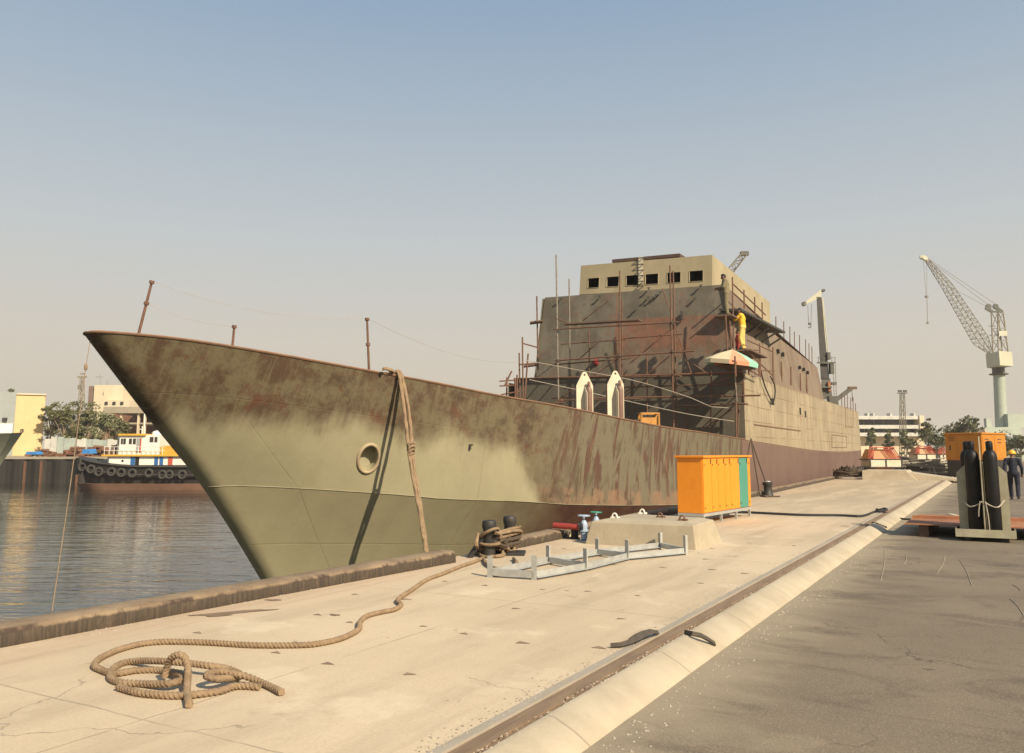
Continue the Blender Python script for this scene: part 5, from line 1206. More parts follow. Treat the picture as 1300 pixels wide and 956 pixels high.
one(ge, 'door_handle', 'dark_steel', lambda m: (gbox(m, 1.9, 1.97, -.05, -.02, 1.75, 2.05),))
for d0, d1 in ((.12, 1.4), (1.55, 2.85)): one(ge, 'side_door', 'gen_yellow', lambda m: gbox(m, -.02, -.003, d0, d1, 1.25, 2.62), .006)
one(ge, 'side_grille', 'dark_steel', lambda m: [gbox(m, -.03, -.022, d, d+.5, z, z+.05) for d in (.3, 1.9) for z in (2.2, 2.4)])
tb = [gp(GW-.2, -.05, .45), gp(GW+.55, -.5, .2), gp(GW+.7, -.6, .55)]
one(ge, 'tow_bar', 'dark_steel', lambda m: (m.tube([gp(GW-.2, .1, .9), gp(GW+.75, -.4, .95), gp(GW+.45, -.4, .15), gp(GW-.1, .0, .2)], .035, 6), m.tube([gp(GW+.75, -.4, .95), gp(GW+1., -.5, .1)], .03, 6)))

# ---------------------------------------------------------------- further down the quay
rb = PZ(1095, 609); rbr = Vector((2.75, .15, 0))
ra = thing('concrete_ramp', 'pale concrete ramp block lying across the far end of the quay', 'concrete ramp', rb)
one(ra, 'ramp_body', 'strip', lambda m: (m.hexa([rb, rb+rbr, rb+rbr+Vector((0, 3, 0)), rb+Vector((0, 3, 0)), rb+Vector((0, .1, .52)), rb+rbr*.8+Vector((0, .1, .52)), rb+rbr*.8+Vector((0, 3, .52)), rb+Vector((0, 3, .52))]), m.hexa([rb+rbr*.8+Vector((0, .4, 0)), rb+rbr*1.75+Vector((0, .5, 0)), rb+rbr*1.75+Vector((0, 3, 0)), rb+rbr*.8+Vector((0, 3, 0)), rb+rbr*.82+Vector((0, .45, .42)), rb+rbr*1.75+Vector((0, .5, .06)), rb+rbr*1.75+Vector((0, 3, .06)), rb+rbr*.82+Vector((0, 3, .42))])))
def hopper(px0, px1, ytop, ybox, ybot, D, label, nsl):
    a, b = PD(px0, ybot, D), PD(px1, ybot, D); w = (b-a).length; u = (b-a).normalized(); u.z = 0; n = Vector((-u.y, u.x, 0)); k = D/F
    t = thing('scrap_hopper', label, 'hopper', a, 'orange hoppers far along the quay'); hb2 = (ybot-ybox)*k; hh = (ybox-ytop)*k
    P_ = lambda s, d, z: a+u*s+n*d+Vector((0, 0, z))
    bx_ = lambda m, s0, s1, d0, d1, z0, z1: m.hexa([P_(s0, d0, z0), P_(s1, d0, z0), P_(s1, d1, z0), P_(s0, d1, z0), P_(s0, d0, z1), P_(s1, d0, z1), P_(s1, d1, z1), P_(s0, d1, z1)])
    one(t, 'base_frame', 'dark_steel', lambda m: (bx_(m, 0, w, 0, 1.6, 0, .06), bx_(m, 0, w, 0, 1.6, hb2-.05, hb2), [bx_(m, s-.04, s+.04, -.01, .05, .06, hb2-.05) for s in (.04, w/2, w-.04)]))
    for s0, s1 in ((.09, w/2-.05), (w/2+.05, w-.09)): one(t, 'side_panel', 'white_paint', lambda m: bx_(m, s0, s1, .02, 1.5, .065, hb2-.055))
    one(t, 'bin', 'hopper', lambda m: m.hexa([P_(.1, .15, hb2+.01), P_(w-.1, .15, hb2+.01), P_(w-.1, 1.5, hb2+.01), P_(.1, 1.5, hb2+.01), P_(.35, .3, hb2+hh*.85), P_(w-.55, .3, hb2+hh*.85), P_(w-.55, 1.4, hb2+hh*.85), P_(.35, 1.4, hb2+hh*.85)]))
    def sl(m):
        for k_ in range(nsl): s = w*.6+k_*w*.36/nsl; m.bar(P_(s-w*.14, .12, hb2+hh), P_(s+.06, -.02, hb2+.01), .05, .03, (0, 1, 0))
        for k_ in range(4): m.bar(P_(-.02+k_*.09, .1, hb2+.01), P_(.14+k_*.09, .2, hb2+hh), .045, .03, (0, 1, 0))
        m.bar(P_(.1, .1, hb2+hh), P_(w*.8, .1, hb2+hh), .06, .05)
    one(t, 'railing', 'red_slat', sl)
    one(t, 'plinth', 'hopper', lambda m: bx_(m, w*.2, w*.72, .2, 1.4, -.3, -.002))
    return t
hopper(1104.5, 1146.5, 568.5, 583, 594, 51, 'orange hopper with red slats on a pale panelled base, nearest of the three', 6)
hopper(1164, 1190, 567, 576.5, 584, 66, 'orange hopper with red slats half way back, between scrap and crates', 5)
hopper(1193, 1203.5, 569, 577, 585, 74, 'small orange hopper farthest back, touching the left edge of the generator', 3)
rnd = random.Random(3)
def pipe_pile(px, py, w, D, n, label, mat='lattice'):
    c = PD(px, py, D); c.z = -.0; m = MB()
    for k in range(n):
        x, y = rnd.uniform(-w, w), rnd.uniform(-1, 1.5); a = rnd.uniform(-.5, .5)+PS*rnd.choice((0, 1)); l = rnd.uniform(.5, 1.2)*w*.8; z = rnd.uniform(.05, 1.1)*(1-abs(x)/w*.7); tl = rnd.uniform(-.25, .25)
        m.cyl(c+Vector((x-l*math.cos(a), y-l*math.sin(a), max(.05, z-tl))), c+Vector((x+l*math.cos(a), y+l*math.sin(a), max(.05, z+tl))), rnd.uniform(.04, .12), n=6)
    for k in range(n//3):
        q = c+Vector((rnd.uniform(-w, w), rnd.uniform(0, 2), rnd.uniform(.1, .8))); m.box(q, (rnd.uniform(.2, .9), rnd.uniform(.2, .6), rnd.uniform(.1, .6)), rnd.uniform(0, 3))
    return solo(m, 'scrap_pile', mat, label, 'scrap pile', c, 'scrap piles in the far yard')
pipe_pile(1156, 586, 1.7, 56, 40, 'tangled pile of pipes and scrap right of the nearest orange hopper')
pipe_pile(1178, 584, 2.4, 62, 34, 'low heap of pale pipes in front of the middle hopper', 'wire')
pipe_pile(1150, 575, 3.5, 76, 40, 'dark scrap heap behind the nearest hopper', 'dark_steel')
pipe_pile(1190, 572, 3.2, 92, 30, 'pale scrap heap far back under the trees', 'fence_white')
pipe_pile(1120, 572, 3.8, 90, 30, 'dark scrap heap far back behind the ship stern', 'scrap')
# second bollard with its lines, and a rope bundle on the kerb
b2 = PZ(975, 629); 
bb = thing('single_bollard', 'dark single bollard on the kerb line beyond the lockers', 'bollard', b2)
one(bb, 'bollard_post', 'tug_black', lambda m: m.lathe(b2, [(.2, 0), (.19, .05), (.15, .1), (.14, .34), (.18, .4), (.18, .46), (.12, .49)], 16))
one(bb, 'bollard_cap', 'galv', lambda m: m.lathe(b2+Vector((0, 0, .492)), [(.11, 0), (.09, .03)], 14))
fl = PH(953.5, 557, 5.33)
for k, (q0, q1, lab) in enumerate((((952.5, 572), (969, 619), 'dark mooring line running from the ship to the top of the single bollard'), ((950, 590), (965, 629), 'dark mooring line running low from the ship to the slab beside the bollard'))):
    a = fl; b = b2+Vector((0, 0, .3)) if k == 0 else PZ(965, 629.5, .03)
    wire('mooring_line', sag(a, b, .05)+([] if k == 0 else [PZ(972, 630.5, .03), PZ(990, 630, .03)]), .026, 'rope_dark', lab, 'rope', 'dark mooring lines to the single bollard')
m = MB()
HB = [hull_at(950-5*k, 557, .3, .7)[2] for k in range(3)]
for k in range(5):
    a = S(-.3-.28*k, 5.36, 2.12); m.tube(sag(a+Vector((-.2, 0, .05)), a+Vector((.05, .1, -1.4)), .0, 8), .02, 6)
solo(m, 'hanging_lines', 'rope_dark', 'dark ropes hanging down the hull over the bulwark above the lockers', 'rope', S(-.8, 5.3, 2.1))
rbp = PZ(1077, 606, .1); m = MB()
for k in range(26):
    t0 = rnd.uniform(0, 6.3); r_ = rnd.uniform(.25, .75); m.tube([rbp+Vector((r_*math.cos(t0+i*.5)*1.1, r_*math.sin(t0+i*.5), .1+rnd.uniform(0, .5)*(1-r_)+.12*math.sin(i+k)+.25*(1-r_))) for i in range(8)], .04, 5)
solo(m, 'rope_heap', 'rope_dark', 'heap of dark tangled rope at the far end of the kerb', 'rope', rbp)
dp = PZ(1091, 606, 0); m = MB(); m.lathe(dp, [(.3, 0), (.32, .05), (.32, .45), (.34, .47), (.34, .6), (.3, .64)], 16); solo(m, 'oil_drum', 'tug_black', 'dark drum standing between the rope heap and the concrete ramp', 'drum', dp)

# ---------------------------------------------------------------- crane on the ship's after deck
dc = PH(1052, 506, 1.5); D_dc = dc.x*HD[0]+dc.y*HD[1]
ck = thing('knuckle_crane', 'tall grey knuckle-boom crane with a pale jib head behind the superstructure', 'crane', Vector((dc.x, dc.y, 4.7)))
q = lambda x, y, dd=0: PD(x, y, D_dc+dd)
one(ck, 'boom', 'dark_steel', lambda m: m.hexa([q(1042, 482), q(1053, 482), q(1053, 482, .7), q(1042, 482, .7), q(1036.5, 377), q(1042.2, 377), q(1042.2, 377, .6), q(1036.5, 377, .6)]))
one(ck, 'hoist_cylinder', 'crane_cream', lambda m: (m.cyl(q(1043.5, 378, .2), q(1050, 458, .2), .07, n=8), m.cyl(q(1044.5, 378, .5), q(1052, 455, .5), .05, n=8)))
one(ck, 'jib_head', 'crane_cream', lambda m: m.hexa([q(1022, 387), q(1043, 377), q(1043, 377, .7), q(1022, 387, .7), q(1022.5, 383), q(1042.5, 367.5), q(1042.5, 367.5, .7), q(1022.5, 383, .7)]))
for xy, rr in (((1021.5, 385.5), .22), ((1046, 368.5), .15)): one(ck, 'jib_sheave', 'crane_dark', lambda m: m.lathe(q(*xy), [(rr, 0), (rr, .3)], 12, (HD[0], HD[1], 0)))
one(ck, 'hook_line', 'crane_dark', lambda m: (m.cyl(q(1025.5, 388, .3), q(1026.5, 409, .3), .02, n=5), m.cyl(q(1030.5, 386, .3), q(1029.5, 409, .3), .02, n=5), m.box(q(1028, 411, .3), (.25, .2, .2), PS), m.tube([q(1028, 413, .3), q(1030, 414.5, .3), q(1028, 416.5, .3), q(1026, 415, .3)], .04, 6)))
one(ck, 'crane_platform', 'crane_dark', lambda m: (m.hexa([q(1037, 461.5, -.3), q(1061, 461.5, -.3), q(1061, 461.5, 1.2), q(1037, 461.5, 1.2), q(1037, 459.5, -.3), q(1061, 459.5, -.3), q(1061, 459.5, 1.2), q(1037, 459.5, 1.2)]), [m.cyl(q(x, 460), q(x, 453), .025, n=5) for x in (1039, 1044, 1056, 1060)], m.bar(q(1037, 454), q(1061, 454), .03, .03)))
one(ck, 'machinery', 'crane_dark', lambda m: (m.hexa([q(1041, 507), q(1057, 507), q(1057, 507, 1.4), q(1041, 507, 1.4), q(1043, 480), q(1054, 480), q(1054, 480, 1.3), q(1043, 480, 1.3)]), m.box(q(1055.5, 468), (.35, .5, 1.), PS), m.box(q(1058, 487), (.5, .4, .25), PS), m.box(q(1051.5, 452), (.3, .4, .7), PS), m.box(q(1046, 492), (1.2, .9, .12), PS)))
one(ck, 'crane_ladder', 'lattice', lambda m: ([m.cyl(q(x, 508), q(x-1.5, 462), .03, n=5) for x in (1059, 1062)], [m.bar(q(1058.8-(508-y)*.03, y), q(1062-(508-y)*.03, y), .03, .03) for y in range(464, 508, 4)]))
one(ck, 'cab_panel', 'rust_plate', lambda m: (m.box(q(1037.5, 491), (.35, .5, 1.3), PS), m.box(q(1052, 491), (.25, .5, .9), PS)))
dv = PH(1060, 511, 3.8); Dd = dv.x*HD[0]+dv.y*HD[1]; q2 = lambda x, y, dd=0: PD(x, y, Dd+dd)
da = thing('small_davit', 'small grey davit arm leaning over the after deck', 'davit', q2(1058, 513))
one(da, 'davit_arm', 'crane_dark', lambda m: m.bar(q2(1057, 511), q2(1081, 493), .22, .3))
one(da, 'davit_tip', 'plank', lambda m: (m.box(q2(1082, 492.5), (.7, .25, .2), PS), m.cyl(q2(1081.5, 494), q2(1082, 505), .025, n=5), m.tube([q2(1082, 505), q2(1083, 507), q2(1082, 509)], .06, 5)))
one(da, 'davit_base', 'crane_dark', lambda m: m.box(q2(1057, 511), (.7, .6, 1.), PS))
# lattice truss helper
def truss(m, p0, p1, w0, w1, n, r, up=Vector((0, 0, 1)), side=None):
    d = (p1-p0).normalized(); x = side or d.cross(up).normalized(); y = x.cross(d).normalized(); rows = []
    for k in range(n+1):
        c = lerp(p0, p1, k/n); w = lerp(w0, w1, k/n)/2; rows.append([c+x*w+y*w, c-x*w+y*w, c-x*w-y*w, c+x*w-y*w])
    for j in range(4): m.cyl(rows[0][j], rows[-1][j], r, n=5)
    for k in range(n):
        for j in range(4):
            a, b = (j, (j+1) % 4) if k % 2 else ((j+1) % 4, j); m.cyl(rows[k][a], rows[k+1][b], r*.6, n=4)
            m.cyl(rows[k][j], rows[k][(j+1) % 4], r*.5, n=4)
# jib tip of a crane rising beyond the bridge
jt = thing('crane_jib', 'thin lattice jib end rising behind the bridge roof', 'crane jib', PD(905, 372, 75))
one(jt, 'jib_lattice', 'lattice', lambda m: truss(m, PD(905, 372, 75), PD(945, 322, 75), .7, .45, 9, .05))
one(jt, 'jib_tip', 'crane_dark', lambda m: m.box(PD(945, 322, 75), (.7, .5, .35), PS))

# ---------------------------------------------------------------- big level-luffing crane at right
DC = 150.; c_ = lambda x, y, dd=0: PD(x, y, DC+dd)
bc = thing('harbour_crane', 'tall pale harbour crane with round column and lattice jib at far right', 'crane', (*camxy(1270, DC), -.1))
one(bc, 'column', 'crane_grey', lambda m: m.cyl(c_(1271.5, 548), c_(1268.3, 474), .98, .95, n=24))
one(bc, 'slewing_ring', 'crane_dark', lambda m: (m.lathe(c_(1268, 476.5), [(1.0, 0), (1.55, .12), (1.55, .3), (1.05, .35), (1., 1.3), (1.4, 1.4), (1.4, 1.9), (1.2, 2.6)], 24)))
def mbox(m): 
    # house: seen on its corner
    a, b, c, d = c_(1252.5, 467, 0), c_(1270, 470, -4.4), c_(1286.5, 466, -2.9), c_(1269, 466, 1.5)
    for p in (a, b, c, d): p.z = a.z
    i = m.add([a, b, c, d]); h = (467-449)*DC/F
    m.hexa([a, b, c, d]+[p+Vector((0, 0, h)) for p in (a, b, c, d)])
one(bc, 'machinery_house', 'crane_cream', mbox, .05)
def tower(m):
    tl = [(1260.5, 448, -1.), (1267.5, 448, -1.2), (1272.5, 448, 1.), (1280, 448, 1.)]; tt_ = [(1258.5, 396, -.8), (1266.5, 396, -.8), (1267, 396, .8), (1273.5, 396, .8)]
    B_ = [c_(*x) for x in tl]; T_ = [c_(*x) for x in tt_]
    for a, b in zip(B_, T_): m.cyl(a, b, .13, n=6)
    for t0, t1 in ((0, .3), (.3, .6), (.6, 1.)):
        for i, j in ((0, 1), (1, 3), (3, 2), (2, 0)):
            m.cyl(lerp(B_[i], T_[i], t0), lerp(B_[j], T_[j], t1), .07, n=5); m.cyl(lerp(B_[i], T_[i], t1), lerp(B_[j], T_[j], t1), .07, n=5)
    for x in (1255.5, 1262.5, 1270): m.cyl(c_(x, 426), c_(x+6, 425), .06, n=4)
one(bc, 'tower_frame', 'lattice', tower)
one(bc, 'tower_head', 'crane_dark', lambda m: (m.hexa([c_(1257, 397, -1), c_(1273, 397, -1), c_(1273, 397, 1), c_(1257, 397, 1), c_(1258, 395, -1), c_(1274, 393.5, -1), c_(1274, 393.5, 1), c_(1258, 395, 1)]), m.lathe(c_(1255.5, 389), [(.5, 0), (.5, .3)], 12, (HD[0], HD[1], 0)), m.lathe(c_(1264.5, 389), [(.5, 0), (.5, .3)], 12, (HD[0], HD[1], 0)),
    m.bar(c_(1251, 390.5), c_(1260, 396), .25, .6), m.bar(c_(1261, 388), c_(1272, 396), .25, .6), m.hexa([c_(1255, 414.5, -1), c_(1264, 414.5, -1), c_(1264, 414.5, 1), c_(1255, 414.5, 1), c_(1255, 413.5, -1), c_(1264, 413.5, -1), c_(1264, 413.5, 1), c_(1255, 413.5, 1)])))
one(bc, 'counterweight', 'crane_cream', lambda m: m.hexa([c_(1268.5, 426.5, -1.3), c_(1279, 426.5, -1.3), c_(1279, 426.5, .6), c_(1268.5, 426.5, .6), c_(1268.5, 420, -1.3), c_(1279, 420, -1.3), c_(1279, 420, .6), c_(1268.5, 420, .6)]))
def jibm(m):
    p = [c_(1257, 447), c_(1245, 432), c_(1203, 364), c_(1176, 329)]; w = [.6, 2.0, 1.35, .5]
    for k, n in ((0, 3), (1, 14), (2, 8)): truss(m, p[k], p[k+1], w[k], w[k+1], n, .065)
one(bc, 'jib', 'lattice', jibm)
one(bc, 'jib_end', 'crane_cream', lambda m: (m.bar(c_(1171, 325.5), c_(1178, 331), .5, .7), m.lathe(c_(1171, 326.5), [(.4, 0), (.4, .4)], 10, (HD[0], HD[1], 0))))
one(bc, 'stay_rope', 'lattice', lambda m: (m.cyl(c_(1176, 328), c_(1256, 388), .035, n=4), m.cyl(c_(1178, 328), c_(1265, 387), .035, n=4), m.cyl(c_(1204, 363), c_(1254, 390), .03, n=4)))
one(bc, 'hoist_rope', 'lattice', lambda m: (m.cyl(c_(1172, 327), c_(1175.5, 376), .03, n=4), m.cyl(c_(1176.5, 331), c_(1176.7, 376), .03, n=4), m.box(c_(1176.5, 376.5), (.5, .5, .3), PS), m.cyl(c_(1176.7, 376), c_(1177.6, 409), .05, n=4), m.box(c_(1177.7, 410), (.3, .3, .4), PS)))
def portal(m):
    f = [c_(1249, 543, -3), c_(1296, 541.5, -3), c_(1296, 541.5, 3), c_(1249, 543, 3)]
    m.hexa([p-Vector((0, 0, 1.4)) for p in f]+f)
    for x, d in ((1250, 2), (1290, -3), (1296, 3), (1256, 3)):
        t = c_(x, 552, d); g = Vector((t.x+random.uniform(-.3, .3), t.y, -.12)); m.cyl(t, g, .55, .4, n=8)
one(bc, 'portal', 'crane_grey', portal)
one(bc, 'portal_cabin', 'crane_grey', lambda m: (m.box(c_(1287, 535, -1), (3.2, 2, 2.6), PS), m.box(c_(1254, 537, -1), (.9, .8, 1.6), PS)))

# ---------------------------------------------------------------- far buildings
def cambox(m, x0, x1, yt, zb, D, dep, mi=0):
    a, b = camxy(x0, D), camxy(x1, D); zt_ = PD((x0+x1)/2, yt, D).z; n = (HD[0]*dep, HD[1]*dep)
    m.hexa([(*a, zb), (*b, zb), (b[0]+n[0], b[1]+n[1], zb), (a[0]+n[0], a[1]+n[1], zb), (*a, zt_), (*b, zt_), (b[0]+n[0], b[1]+n[1], zt_), (a[0]+n[0], a[1]+n[1], zt_)], mi)
def camz(m, x0, x1, yt, yb, D, dep): cambox(m, x0, x1, yt, PD((x0+x1)/2, yb, D).z, D, dep)
DB = 190.
ob = thing('office_building', 'long pale two-storey office block far behind the quay', 'building', (*camxy(1130, DB), -.1))
one(ob, 'wall', 'cream_wall', lambda m: cambox(m, 1060, 1174, 531, -.2, DB+2.5, 14))
one(ob, 'roof', 'fence_white', lambda m: (camz(m, 1058, 1176, 528, 532.3, DB, 18), [camz(m, x, x+2, 524.5, 528, DB+4, 2) for x in (1104, 1111, 1133, 1163)]))
for yt, yb in ((539.6, 544.2), (549.3, 553.8)): one(ob, 'balcony_band', 'fence_white', lambda m: camz(m, 1058, 1175, yt, yb, DB, 2.4))
for yt, yb in ((533, 539), (544.8, 549)):
    for k in range(9):
        x = 1062+k*12.6; one(ob, 'window', 'window', lambda m: camz(m, x, x+11.2, yt, yb, DB+2.3, .15))
one(ob, 'end_wall', 'cream_wall', lambda m: camz(m, 1170, 1176, 527.5, 556, DB-.3, 16))
lt = thing('light_tower', 'slender lattice floodlight tower in front of the office block', 'light tower', (*camxy(1146, 140), -.1))
one(lt, 'tower_lattice', 'lattice', lambda m: truss(m, Vector((*camxy(1146, 140), -.1)), PD(1145.5, 500, 140), .9, .55, 16, .06, side=Vector((LTC[0], LTC[1], 0))))
one(lt, 'lamp_platform', 'dark_steel', lambda m: (m.box(PD(1145.5, 499, 140), (1.3, 1., .12), PS), [m.box(PD(1145.5+dx, 496.5, 140), (.22, .25, .3), PS) for dx in (-4.5, -1.8, 1.8, 4.5)], m.bar(PD(1140, 499, 140), PD(1151, 499, 140), .08, .08)))
# left bank
wl_ = thing('sheet_pile_wall', 'black tarred sheet-pile quay wall across the basin', 'quay wall', (*cf(-40, DW), -1.75))
def piles(m):
    n = 300; x0, x1 = -130, 30; rows = []
    for k in range(n+1):
        l_ = lerp(x0, x1, k/n); d = DW-.25-(.22 if (k // 2) % 2 else 0); p = cf(l_, d); rows.append(m.add([(*p, -4), (*p, .72)]))
    for a, b in zip(rows, rows[1:]): m.face((a, b, b+1, a+1))
one(wl_, 'pile_face', weathered('tarred_piles', (.018, .015, .013), (.03, .025, .02), (.06, .045, .032), .2, .5, .8, stretch=(1, 1, .25)), piles)
one(wl_, 'cap_beam', 'pale_roof', lambda m: (lambda a, b: m.bar((*a, .86), (*b, .86), .5, .26))(cf(-130, DW-.2), cf(30, DW-.2)))
one(wl_, 'fender_timber', 'rust_pole', lambda m: [m.bar((*cf(l_, DW-.62), -1.9), (*cf(l_, DW-.62), .5), .22, .18, (HD[0], HD[1], 0)) for l_ in (-51, -49.3, -45.5, -42.3)])
yb = thing('yellow_warehouse', 'yellow warehouse with a grey front bay at the left edge', 'building', (*camxy(20, 112), .95))
_B = Vector((*camxy(53, 112), 0)); _u = _B.normalized(); _p = Vector((_u.y, -_u.x, 0))
def fx(px, off):   # where the sight line through column px meets the warehouse front, `off` metres before it
    d = Vector((*camxy(px, 1.), 0)); t = (_B-_u*off).dot(_u)/d.dot(_u); return d*t
def facebox(m, x0, x1, yt, yb_, off, dep):
    a, b = fx(x0, off), fx(x1, off); D_ = a.dot(Vector((HD[0], HD[1], 0))); zt_ = PD((x0+x1)/2, yt, 112).z; zb_ = .9 if yb_ is None else PD((x0+x1)/2, yb_, 112).z
    m.hexa([q+Vector((0, 0, zb_)) for q in (a, b, b+_u*dep, a+_u*dep)]+[q+Vector((0, 0, zt_)) for q in (a, b, b+_u*dep, a+_u*dep)])
one(yb, 'wall', 'yel_wall', lambda m: facebox(m, 15.6, 53, 502, None, 0, 16))
one(yb, 'grey_bay', 'grey_wall', lambda m: facebox(m, -90, 15.5, 499.5, None, .3, 16.5))
one(yb, 'roof_trim', 'cream_wall', lambda m: facebox(m, 15.6, 53.5, 500.2, 501.9, .2, 16.4))
one(yb, 'loading_door', 'white', lambda m: facebox(m, -12, 13.5, 538.5, 552, .5, .19))
one(yb, 'wall_lamp', 'dark_steel', lambda m: m.box(fx(3, .6)+Vector((0, 0, PD(3, 533, 112).z)), (.5, .3, .35), PS))
cb_ = thing('cream_block', 'cream flat-roofed block with a stepped annex beyond the trees', 'building', (*camxy(132, 150), .95))
one(cb_, 'tower_wall', 'cream_wall', lambda m: cambox(m, 114.5, 152, 489, .9, 150, 10))
one(cb_, 'side_wall', 'purple', lambda m: cambox(m, 107.5, 114.4, 490, .9, 150.5, 9))
one(cb_, 'annex_wall', 'cream_wall', lambda m: cambox(m, 120, 161, 508, .9, 147, 8))
for x in (129, 139, 149): one(cb_, 'window', 'window', lambda m: camz(m, x, x+3.6, 510, 513.5, 146.8, .15))
one(cb_, 'roof_mast', 'lattice', lambda m: m.cyl(PD(136, 489, 148), PD(136, 484, 148), .06, n=4))
one(cb_, 'roof_mast', 'lattice', lambda m: (m.cyl(PD(127, 489, 152), PD(127, 475, 152), .05, n=4), m.cyl(PD(121, 478.5, 152), PD(131, 478.5, 152), .04, n=4)))
sh = thing('open_shed', 'long open-sided shed with a pale roof behind the tugboat', 'building', (*camxy(160, 130), .95))
one(sh, 'roof', 'pale_roof', lambda m: camz(m, 128, 240, 516.5, 524.5, 130, 14))
one(sh, 'back_wall', 'scrap', lambda m: cambox(m, 128, 240, 526, .9, 142, 1))
one(sh, 'floor_slab', 'pale_roof', lambda m: camz(m, 140, 240, 536.5, 538.5, 130.5, 11))
for x in (150, 172, 180, 200, 220): one(sh, 'column', 'cream_wall', lambda m: camz(m, x, x+2, 524.5, 572, 130.4, .5))
lm = thing('lattice_mast', 'tapering lattice mast rising out of the trees at left', 'mast', (*camxy(104, 120), .95))
one(lm, 'mast_lattice', 'lattice', lambda m: truss(m, Vector((*camxy(101.5, 120), .95)), PD(104.5, 479, 120), 1.0, .4, 18, .05, side=Vector((LTC[0], LTC[1], 0))))
one(lm, 'mast_platform', 'lattice', lambda m: (m.bar(PD(98.5, 478.5, 120), PD(110, 478.5, 120), .2, .25), m.bar(PD(102, 474.5, 120), PD(108, 474.5, 120), .15, .2), m.box(PD(101, 491.5, 120), (.4, .4, .6), PS)))
lp_ = thing('lamp_post', 'slim pale lamp post beside the tug wheelhouse', 'lamp post', (*camxy(183.3, 102), .95))
one(lp_, 'post', 'white', lambda m: m.cyl((*camxy(183.3, 102), .95), PD(183.6, 522, 102), .11, .07, n=8))
one(lp_, 'lamp_arm', 'white', lambda m: m.bar(PD(182.5, 522, 102), PD(187, 521.5, 102), .15, .12))
# fence panels, scrap and tarps on the far bank
fp = thing('panel_fence', 'patchy white and teal panel fence in front of the left trees', 'fence', (*camxy(90, 97), .95))
rn = random.Random(11); x = 56.
while x < 172:
    w = rn.uniform(5, 11); g = rn.random(); top_ = rn.uniform(554, 557.5) if x < 93 else rn.uniform(556.5, 559)
    one(fp, 'panel', 'fence_white' if g < .6 else 'fence_teal', lambda m: camz(m, x, x+w-.4, top_, 577, 97+rn.uniform(-.1, .1), .12)); x += w
def heap(px0, px1, ytop, D, label, mat, n=60, cat='scrap pile', name='scrap_pile'):
    c = Vector((*camxy((px0+px1)/2, D), .95)); w = (px1-px0)/2*D/F; h = (574-ytop)*D/F; m = MB(); r_ = random.Random(px0)
    for k in range(n):
        t = r_.uniform(-1, 1); zz = r_.uniform(0, 1)*(1-t*t)*h; s = r_.uniform(.12, .5); p = c+Vector((LTC[0]*t*w, LTC[1]*t*w, zz*.8+.05))+Vector((HD[0], HD[1], 0))*r_.uniform(-.6, .6)
        m.box(p, (s*r_.uniform(1, 3.), s, s*r_.uniform(.2, .8)), r_.uniform(0, 3), rot=Matrix.Rotation(r_.uniform(0, 3), 3, 'Z') @ Matrix.Rotation(r_.uniform(-.6, .6), 3, 'X'))
    return solo(m, name, mat, label, cat, c, 'scrap heaps on the far bank')
heap(40, 72, 563, 92, 'small rusty scrap heap by the foot of the yellow warehouse', 'scrap', 50)
heap(78, 116, 561, 93, 'rusty scrap heap under the pale tree trunks', 'scrap', 90)
heap(104, 146, 558, 91.5, 'larger rust-brown scrap heap behind the tug bow', 'scrap', 120)
def tarp(px0, px1, y0, y1, D, label):
    m = MB(); a = PD(px0, y1, D); b = PD(px1, y1, D); n = Vector((HD[0], HD[1], 0))*1.2; h = Vector((0, 0, (y1-y0)*D/F)); m.hexa([a, b, b+n, a+n, lerp(a, b, .1)+h, lerp(a, b, .8)+h*.8, lerp(a, b, .85)+h*1.1+n, lerp(a, b, .12)+h+n]); return solo(m, 'blue_tarp', 'tarp', label, 'tarpaulin', a)
tarp(32, 47, 573.5, 577, 88.4, 'bright blue tarpaulin on the wall edge in front of the yellow warehouse')
tarp(103.5, 116, 570.5, 576, 88.4, 'bright blue tarpaulin on the wall edge by the tug bow')
# neighbouring boat: only its bow shows
nb = thing('moored_boat', 'olive grey bow of another boat poking in at the left edge', 'boat', PD(-30, 600, 78))
def nbm(m):
    D = 78; tip = PD(29, 549, D)
    top = [PD(29, 549, D), PD(14, 549.8, D+2.6), PD(-20, 550.5, D+3.4), PD(-90, 551, D+3.6)]; top2 = [PD(29, 549, D), PD(14, 549.8, D-2.0), PD(-20, 550.5, D-2.6), PD(-90, 551, D-2.8)]
    bot = [PD(-8, 603, D), PD(-22, 603, D-.6), PD(-45, 603, D-1.3), PD(-110, 603, D-1.6)]; bot2 = [PD(-8, 603, D), PD(-22, 603, D+.6), PD(-45, 603, D+1.3), PD(-110, 603, D+1.6)]
    for T, B in ((top2, bot), (top, bot2)):
        n = 8; g = []
        for k in range(4):
            col_ = [];
            for i in range(n+1):
                t = i/n; p = lerp(T[k], B[k], t); col_.append(p-(Vector((LTC[0], LTC[1], 0))*.0)+Vector((HD[0], HD[1], 0))*(.5*math.sin(math.pi*t) if T is top2 else -.5*math.sin(math.pi*t))*(0 if k == 0 else 1))
            g.append(m.add(col_))
        for k in range(3):
            for i in range(n): m.face((g[k]+i, g[k+1]+i, g[k+1]+i+1, g[k]+i+1), smooth=True)
    i = m.add(top+top2[1:][::-1]); m.face(range(i, i+7))
one(nb, 'hull', 'olive_hull', nbm)
one(nb, 'bow_roller', 'dark_steel', lambda m: m.tube([PD(26.5, 549, 78), PD(26.5, 545.5, 78), PD(29, 545, 78), PD(29, 549, 78)], .07, 6))

